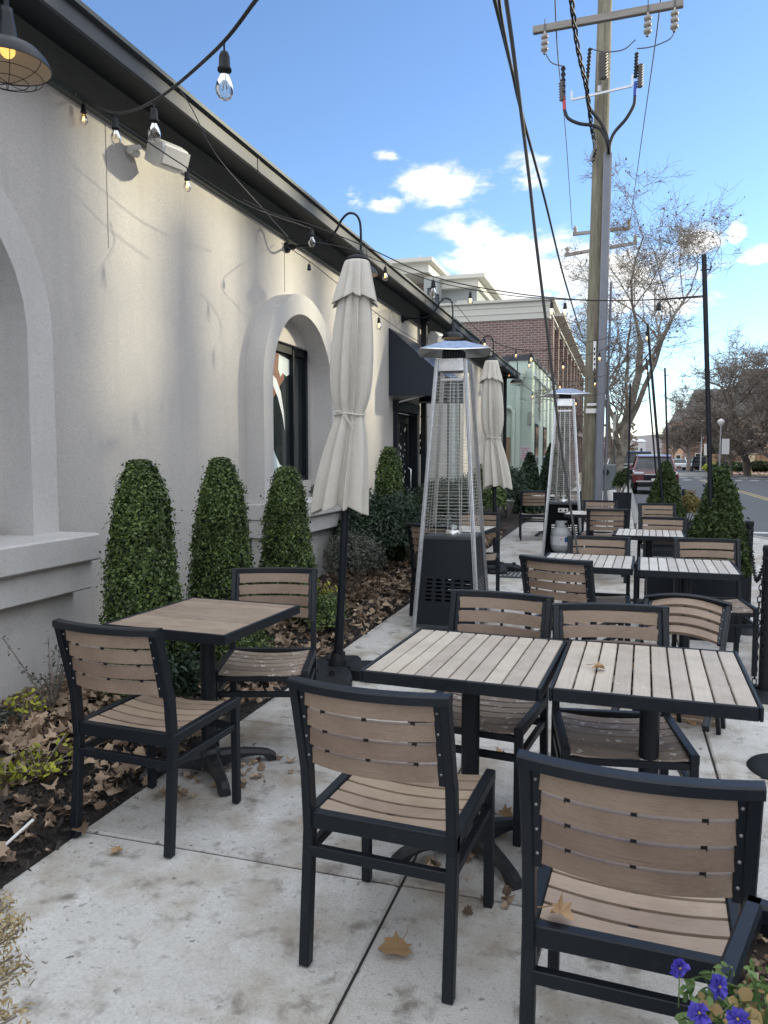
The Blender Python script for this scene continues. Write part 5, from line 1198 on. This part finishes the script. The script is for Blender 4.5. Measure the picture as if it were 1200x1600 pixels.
    # dish
    e=empty('satellite_dish',rp(658,424,Y+.5),0,'small grey satellite dish on the brick building roof','satellite dish'); b=MB(); b.lathe([(0,0),(.15,.02),(.26,.07),(.30,.10)],20,0,TR(-.1,0,.65)@Matrix.Rotation(R(70),4,'Y')@Matrix.Scale(1,4)); b.build('dish',mat('dish_grey',(.3,.31,.32),.5),e); b=MB(); b.tube([(.25,0,0),(-.1,0,.6)],.03,6); b.tube([(-.1,0,.5),(-.5,0,.35),(-.48,0,.5)],.025,6); b.build('mast',M['cablegrey'],e)
brick()
def house(c,w,d,h,rise,wall,roofm,label,rz=0,axis='x',wins=True):
    root=empty('house',c,rz,label,'house'); b=MB(); b.box((0,0,h/2-1),(w,d,h+2)); 
    if axis=='x': b.add([(-w/2,-d/2,h),(w/2,-d/2,h),(0,-d/2,h+rise)],[(0,1,2)]); b.add([(-w/2,d/2,h),(w/2,d/2,h),(0,d/2,h+rise)],[(0,1,2)])
    b.build('wall',wall,root); b=MB(); o=.4
    if axis=='x': b.add([(-w/2-o,-d/2-o,h-.25),(0,-d/2-o,h+rise+.08),(0,d/2+o,h+rise+.08),(-w/2-o,d/2+o,h-.25)],[(0,1,2,3)]); b.add([(w/2+o,-d/2-o,h-.25),(0,-d/2-o,h+rise+.08),(0,d/2+o,h+rise+.08),(w/2+o,d/2+o,h-.25)],[(0,1,2,3)])
    else: b.add([(-w/2-o,-d/2-o,h-.1),(w/2+o,-d/2-o,h-.1),(w/2-1,0,h+rise),(-w/2+1,0,h+rise)],[(0,1,2,3)]); b.add([(-w/2-o,d/2+o,h-.1),(w/2+o,d/2+o,h-.1),(w/2-1,0,h+rise),(-w/2+1,0,h+rise)],[(0,1,2,3)]); b.add([(w/2+o,-d/2-o,h-.1),(w/2+o,d/2+o,h-.1),(w/2-1,0,h+rise)],[(0,1,2)]); b.add([(-w/2-o,-d/2-o,h-.1),(-w/2-o,d/2+o,h-.1),(-w/2+1,0,h+rise)],[(0,1,2)])
    b.build('roof',roofm,root)
    if wins:
        nw=max(2,int(w/3))
        for i in range(nw):
            for k in range(int(h//3)):
                b=MB(); b.box((-w/2+(i+.5)*w/nw,-d/2-.03,1.6+k*3),(1.1,.08,1.5)); f=b.build('window',M['white'],root); b=MB(); b.box((-w/2+(i+.5)*w/nw,-d/2-.075,1.6+k*3),(.92,.02,1.3)); b.build('pane',M['glassdark'],f)
    return root
rg=mat('roof_shingle',(.10,.095,.09),.9,bump=(30,.5,2)); bk=brickmat('house_brick',(.20,.09,.06),(.26,.13,.09),(.3,.25,.21),3); 
def far(px,y): return AY(px,715,y).x
house((far(1162,120),124,-.6),15,10,7.6,4.2,bk,rg,'dark roofed brick house behind the bare trees at right',0,'y')
house((far(1185,112),112,-.6),6.4,9,6.2,4.6,mat('gable_white',(.62,.58,.50),.7),rg,'pale gabled house front lit by sun at the right edge')
house((far(1230,105),108,-.6),12,9,7,6,mat('wall_tan',(.42,.33,.24),.8),rg,'house with big grey roof at the far right edge',0,'y')
house((far(1082,190),195,-.8),9,8,10,3,mat('wall_peach',(.52,.33,.22),.8),rg,'peach coloured house glimpsed between distant tree limbs',0,'y')
house((far(1060,240),245,-.8),8,8,9,3,bk,rg,'small brick house far down the street',0,'y')
e=house((far(976,330),335,-1),16,12,8,1,mat('wall_pale',(.5,.5,.5),.8),mat('roof_white',(.55,.6,.68),.6),'long pale roofed building far away at the end of the street',0,'y')
# low hedges and things under the trees at the right
for (px,y,rd,m,l) in ((1130,84,(2.2,1.2,1.0),'yel','yellowish shrub mound under the street trees at right'),(1160,80,(3.0,1.4,1.3),'arb','green clipped shrub on the brick pavement at far right'),(1192,78,(2.6,1.3,1.3),'arb','last green shrub at the right edge above brick pavement')):
    bush((far(px,y),y,-.4),rd,2500,.3,M[m],l,asp=.7)
b=MB(); b.box((0,0,.9),(1.3,.3,2.0),0,None,.05); o=b.build('entrance_pillar',mat('pillar_cream',(.60,.53,.36),.7)); o.location=(far(1169,90),90,-.4); tag(o,'cream upright pillar sign behind the shrubs at right','pillar')
root=empty('timber_fence',(far(1185,92),92,-.4),0,'brown timber fence behind the shrubs at right','fence'); b=MB()
for i in range(60): b.box((-5+i*.2,0,1.0),(.18,.06,2.0))
b.build('boards',mat('fence_brown',(.27,.17,.10),.8,island=.2),root); b=MB(); b.box((1,.08,1.6),(12,.06,.1)); b.box((1,.08,.5),(12,.06,.1)); b.build('rail',M['bark'],root)
# street lamp + signs
def slamp(px,y,h,l):
    root=empty('street_lamp',(far(px,y),y,-.35),0,l,'street lamp'); b=MB(); b.tube([(0,0,0),(0,0,h)],[.09,.06],10); b.build('post',M['alu'],root); b=MB(); b.lathe([(.06,0),(.20,.18),(.28,.42),(.22,.5),(.0,.62)],14,0,TR(0,0,h)); b.build('lantern',M['whitegrey'],root)
slamp(1125,64,4.0,'pale street lamp post in front of the dark trees at right'); slamp(1095,95,5.2,'street lamp beside the dark parked car')
for (px,y,l,h,m) in ((1133,66,'white upright banner sign beside the street lamp',3.1,'white'),(1104,86,'small white sign on a post behind the black pole',3.0,'white')):
    root=empty('street_sign',(far(px,y),y,-.35),0,l,'sign'); b=MB(); b.tube([(0,0,0),(0,0,h)],.04,8); b.build('post',M['cablegrey'],root); b=MB(); b.box((0,-.06,h-.6),(.55,.03,1.2),0,None,.005); b.build('panel',M[m],root)
root=empty('street_sign',(AY(960,700,27).x,26.4,0),0,'dark sign post with pale panel beside the sycamore trunk','sign'); b=MB(); b.tube([(0,0,0),(0,0,2.9)],.04,8); b.build('post',M['cablegrey'],root); b=MB(); b.box((0,-.05,2.4),(.12,.03,.8)); b.build('panel',M['white'],root)
# ================================================================= TREES
def tree(c,h,spread,label,mats,seed=1,levels=5,name='bare_tree',trunk_h=.25,r0=.2,leafn=0,leafm=None,leafs=.08,up=.55,twig=.006,maxn=26000,fork=3,dens=1.0,sc_=.62):
    rr=random.Random(seed); root=empty(name,c,0,label,'tree'); root.scale=(sc_,)*3; bt=MB(); bc=MB(); tips=[]
    def grow(p,d,L_,r,lv,mb):
        n=5 if lv<3 else 4; pts=[p]; q=p.copy(); dd=d.copy(); rs=[r]
        for i in range(n):
            wg=.12+.05*lv; dd=(dd+V((rr.gauss(0,wg),rr.gauss(0,wg),rr.gauss(.03,wg*.7)))).normalized(); q=q+dd*(L_/n); pts.append(q.copy()); rs.append(r*(1-.55*(i+1)/n))
        mb.tube(pts,rs,8 if lv<2 else 5 if lv<3 else 3,0,cap=False)
        if lv>=levels: tips.extend(pts[2:]); return
        k=int((fork+1+lv)*dens) if lv>0 else int(fork+4)
        for j in range(k):
            t=rr.uniform(.28,1.0) if lv>0 else rr.uniform(trunk_h,1); i=min(n-1,int(t*n)); a=pts[i].lerp(pts[i+1],t*n-i)
            ax=V((rr.gauss(0,1),rr.gauss(0,1),rr.gauss(0,.45))).normalized(); u2=max(.25,up-.07*lv); nd=(dd*u2+ax*(1-u2)*spread+V((0,0,.16))).normalized()
            grow(a,nd,L_*rr.uniform(.48,.70),max(twig,rs[i]*rr.uniform(.42,.62)),lv+1,bc)
    grow(V((0,0,-.2)),V((0,0,1)),h*.62,r0,0,bt)
    bt.build('trunk',mats,root); bc.build('crown',mats,root)
    if leafn and tips:
        P=np.array([tuple(tips[rr.randrange(len(tips))]) for _ in range(leafn)])+RNG.normal(0,.03,(leafn,3)); cards('leaves',P,np.tile((0,0,-1.),(leafn,1)),leafs,leafm,root,.8,1.0)
    return root
sy=AY(954,640,27); syc=tree((sy.x+.1,27,-.1),11.2,1.0,'tall pale barked sycamore rising behind the utility pole',M['barkpale'],11,5,'sycamore_tree',.16,.26,1300,leafmat('seed_balls',(.08,.05,.03),(.20,.13,.08),.8,.1),.08,.62,.008,fork=3,dens=.9,sc_=.80); syc.rotation_euler=(0,0,R(165))
tree((AY(905,640,44).x-.3,44,-.1),9.5,.9,'bare tree behind the mint and brick buildings, left of the pole',M['bark'],5,4,'bare_tree',.2,.22,600,leafmat('brown_rest',(.09,.06,.04),(.2,.14,.09),.8,.1),.14,.5,.014)
tree((far(1075,95),95,-.4),12,1.25,'spreading bare tree right of the white car down the street',M['bark'],21,4,'bare_tree',.18,.34,0,None,.2,.42,.03,fork=5,sc_=.78)
tree((far(1170,74),74,-.4),15,1.2,'big bare tree standing before the brick house at right',M['bark'],34,4,'bare_tree',.16,.45,0,None,.18,.48,.024,fork=5,sc_=.82)
tree((far(1145,70),70,-.4),8,1.1,'smaller bare tree with pale trunk between the two big trees',M['barkpale'],44,4,'bare_tree',.3,.2,500,M['brownfar'],.16,.5,.02)
tree((far(1205,66),66,-.4),13,1.2,'bare tree leaning in from the right edge',M['bark'],55,4,'bare_tree',.2,.35,0,None,.2,.5,.022,fork=5,sc_=.8)
tree((far(1050,150),150,-.6),11,1.2,'distant bare tree above the white car',M['bark'],66,4,'bare_tree',.2,.3,0,None,.2,.5,.04)
tree((far(1100,135),135,-.6),13,1.2,'distant bare tree behind the dark parked cars',M['bark'],77,4,'bare_tree',.2,.3,0,None,.2,.5,.04)
arbor((far(1122,118),118,-.4),6.0,2.4,'dark evergreen below the bare trees behind the black pole',3500,.45,M['ever'],'evergreen_tree')
arbor((far(1146,112),112,-.4),5.4,2.8,'dark evergreen mass behind the street lamp',3500,.45,M['ever'],'evergreen_tree')
# distant woods and hill
def hills():
    rows=[]
    for (y,zb_) in ((300,-2.4),(420,2),(560,10),(700,15),(900,19)):
        rows.append([(x,y,zb_+3*math.sin(x*.013+y*.01)*(y>350)+2*math.sin(x*.031)) for x in range(-500,601,25)])
    b=MB(); b.grid(rows,0,True); tag(b.build('hills',mat('hill_brown',(.13,.115,.12),.95,var=(.05,.4,.7,(.10,.095,.11)))),kind='structure')
    n=26000; x=RNG.uniform(-120,260,n); y=RNG.uniform(150,420,n); keep=(np.abs(x-y*.02-4)>5); x=x[keep];y=y[keep]; z=RNG.random(len(x))**.8*(6+3.0*np.sin(x*.11+y*.07)+2)-1.4
    o=cards('far_woods',np.c_[x,y,z],np.tile((0,-1.,.2),(len(x),1)),1.6,M['brownfar'],asp=.35,jit=.7,shape='q'); tag(o,kind='stuff')
hills()
# ================================================================= CARS
def car(loc,rz,L_,W_,Hh,paint,label,kind='suv',front=True):
    root=empty('parked_car',loc,rz,label,'car','cars along the street')
    # side profile (y forward = front), body then cabin ; front toward -y of world when rz=0
    zb=.22; hood=.62*Hh if kind!='sedan' else .60*Hh
    if kind=='suv': prof=[(-.5,.30),(-.5,.50),(-.485,.585),(-.30,.62),(-.27,.63),(.44,.64),(.495,.60),(.5,.32)]; cab=[(-.27,.625),(-.13,.94),(-.08,.985),(.20,1.0),(.36,.97),(.46,.66)]
    elif kind=='boxy': prof=[(-.5,.32),(-.5,.62),(-.47,.66),(-.2,.68),(.48,.68),(.5,.64),(.5,.32)]; cab=[(-.2,.68),(-.14,.97),(-.11,1.0),(.45,1.0),(.49,.97),(.49,.67)]
    else: prof=[(-.5,.30),(-.5,.48),(-.47,.57),(-.25,.63),(.33,.66),(.48,.64),(.5,.55),(.5,.30)]; cab=[(-.25,.63),(-.06,.96),(0,.99),(.16,1.0),(.24,.97),(.38,.66)]
    def sect(P,wf,close=True,inset=0):
        out=[]
        for (y,z) in P: out.append((y*L_,z*Hh))
        return out
    b=MB(); P=sect(prof,1); n=len(P); w2=W_/2
    Lr=[(-w2,y,z) for y,z in P]; xin=[(-w2*.9 if z>.5*Hh else -w2,y,z) for y,z in P]
    rows=[[(s*w2*f,y*(1 if abs(f)>.99 else 1.0)- (0 if True else 0),z+dz) for y,z in P] for s,f,dz in ((-1,.93,-.0),(-1,1,-.04),(1,1,-.04),(1,.93,0))]
    rows=[]
    for f,sh in ((-.97,.975),(-1,.985),(-.8,1.0),(0,1.012),(.8,1.0),(1,.985),(.97,.975)): rows.append([(f*w2,y*sh,z+(0 if abs(f)<.9 else -.02)) for y,z in P])
    b.grid(rows,0,False); b.add(rows[0],[tuple(range(n))]); b.add(rows[-1],[tuple(range(n-1,-1,-1))])
    C=sect(cab,1); rows=[]
    for f in (-1,-.6,0,.6,1): rows.append([(f*w2*(.93 if z<.75*Hh else .76),y*(1+.0*f),z) for y,z in C])
    rf=[[ (x,y,z+.004) for (x,y,z) in r[1:5]] for r in rows]; b.grid(rf,0,True)
    body=b.build('body',paint,root)
    b=MB(); b.grid(rows,0,False); b.add(rows[0],[tuple(range(len(C)))]); b.add(rows[-1],[tuple(range(len(C)-1,-1,-1))]); b.build('windows',(bpy.data.materials.get('car_glass') or mat('car_glass',(.02,.026,.03),.14,spec=.35,var=(2.5,.4,.7,(.06,.07,.08)))),root)
    b=MB()
    for r in (rows[0],rows[-1]):
        sx=1 if r[0][0]>0 else -1
        b.bar(V(r[0])+V((sx*.005,-.01,0)),V(r[1])+V((sx*.005,-.01,.01)),.07,.03); b.bar(V(r[-1])+V((sx*.005,.01,0)),V(r[-2])+V((sx*.005,.01,.01)),.09,.03); m1=V(r[2]).lerp(V(r[3]),.5); b.bar(V((r[0][0]+sx*.005,m1.y,r[0][2])),V((r[2][0]+sx*.005,m1.y,m1.z)),.03,.08,0,(0,1,0)); b.bar(V(r[1])+V((0,0,.015)),V(r[4])+V((0,0,.015)),.07,.04)
    b.bar(V(rows[0][1])+V((0,0,.012)),V(rows[-1][1])+V((0,0,.012)),.10,.03); b.build('window_pillar',paint,root)
    for s in (-1,1):
        for yy in (-.32,.31):
            b=MB(); T=TR(s*(w2-.10),yy*L_,.36)@Matrix.Rotation(R(90)*s,4,'Y'); b.lathe([(.23,.12),(.30,.12),(.35,.09),(.36,.0),(.35,-.1),(.2,-.1)],20,0,T); w_=b.build('wheel',mat('tyre',(.02,.02,.02),.8) if 'tyre' not in bpy.data.materials else bpy.data.materials['tyre'],root)
            b=MB(); b.lathe([(0,.10),(.06,.11),(.23,.115)],12,0,T); b.build('rim',M['alu'],w_)
        b=MB(); b.box((s*(w2+.09),-.17*L_,.68*Hh),(.18,.12,.13),0,None,.03); b.build('mirror',paint,root)
    y=-.5*L_; hm=mat('headlight',(.6,.62,.65),.15,metal=.3) if 'headlight' not in bpy.data.materials else bpy.data.materials['headlight']
    for s in (-1,1):
        b=MB(); b.box((s*w2*.74,y-.0,.535*Hh),(.42,.10,.11),0,RZ(0),.02); b.build('headlight',hm if front else mat('taillight',(.35,.02,.02),.3),root)
    b=MB(); b.box((0,y-.01,.43*Hh),(W_*.52,.06,.17*Hh),0,None,.01); b.box((0,y-.0,.25*Hh),(W_*.8,.10,.09*Hh),0,None,.01); b.build('grille',M['blackm'],root)
    b=MB(); b.box((0,y-.03,.505*Hh),(W_*.5,.03,.03),0); b.box((0,y-.03,.335*Hh),(W_*.85,.04,.035),0); b.build('chrome_trim',M['steel'],root)
    b=MB(); b.box((0,y-.045,.36*Hh),(.34,.01,.15)); b.build('number_plate',M['white'],root)
    if kind=='boxy':
        pass
    return root
red=mat('paint_red',(.13,.010,.015),.25,coat=1,var=(3,.4,.7,(.13,.01,.014))); blk=mat('paint_black',(.012,.014,.018),.25,coat=1); wht=mat('paint_white',(.62,.63,.65),.25,coat=1); dbl=mat('paint_darkblue',(.015,.02,.035),.25,coat=1)
rz=lambda y:-.15-.0035*max(0,y-15)
def cx(px,y): return AY(px,715,y).x
car((cx(1026,36)-.05,37.5,rz(37)),0,4.6,1.88,1.72,red,'dark red crossover parked facing the camera at the kerb')
car((cx(1006,45)-.35,46.5,rz(46)),0,4.7,1.9,1.95,blk,'boxy black off road car parked behind the red one','boxy')
car((cx(972,60)-.2,62,rz(62)),0,4.7,1.85,1.7,wht,'light coloured car parked behind the boxy black one')
car((cx(1062,105),106,rz(106)),R(180),4.6,1.82,1.45,wht,'white sedan driving away down the street','sedan',False)
car((cx(1094,98),99,rz(99)-.02),R(180),4.8,1.95,1.78,dbl,'dark blue car parked on the right beneath the bare tree','suv',False)
car((cx(1080,108),109,rz(109)),R(180),4.6,1.85,1.7,wht,'white car parked ahead of the dark blue one','suv',False)
car((cx(1050,150),151,rz(151)),R(180),4.6,1.85,1.6,wht,'tiny pale car far down the street','sedan',False)
# ================================================================= unseen tree row and house added across the street to shade the terrace
def shade():
    root=empty('shade_house',(19.5,30,-.2),0,'long unseen row house added across the street to shade the terrace','house'); b=MB(); b.box((0,0,3.8),(5,96,8.0)); b.build('wall',bk,root); b=MB(); b.add([(-3,-48,7.6),(-3,48,7.6),(0,48,8.8),(0,-48,8.8)],[(0,1,2,3)]); b.add([(3,-48,7.6),(3,48,7.6),(0,48,8.8),(0,-48,8.8)],[(0,1,2,3)]); b.build('roof',rg,root)
    rr=random.Random(12); y=2
    i=0
    while y<78:
        h=rr.uniform(10.8,14.5); r=rr.uniform(.66,1.0); e=empty('shade_tree',(15.6+rr.uniform(-.3,.3),y,-.1),0,'unseen evergreen added across the road to shade the terrace and streak the wall light','tree','unseen evergreens added across the road for shade')
        n=3000; z=RNG.uniform(2.2,h,n); rad=r*np.clip((h+1.2-z)/(h*.55),.25,1); a=RNG.uniform(0,6.28,n); q=RNG.random(n)**.5
        cards('crown',np.c_[rad*q*np.cos(a),rad*q*np.sin(a),z],np.c_[np.cos(a),np.sin(a),0*a],.20,M['ever'],e,.8,1.0,'q'); b=MB(); b.tube([(0,0,0),(0,0,h*.7)],[.16,.08],8); b.build('trunk',M['bark'],e)
        y+=rr.uniform(.95,1.75)
shade()
SC.render.engine='CYCLES'
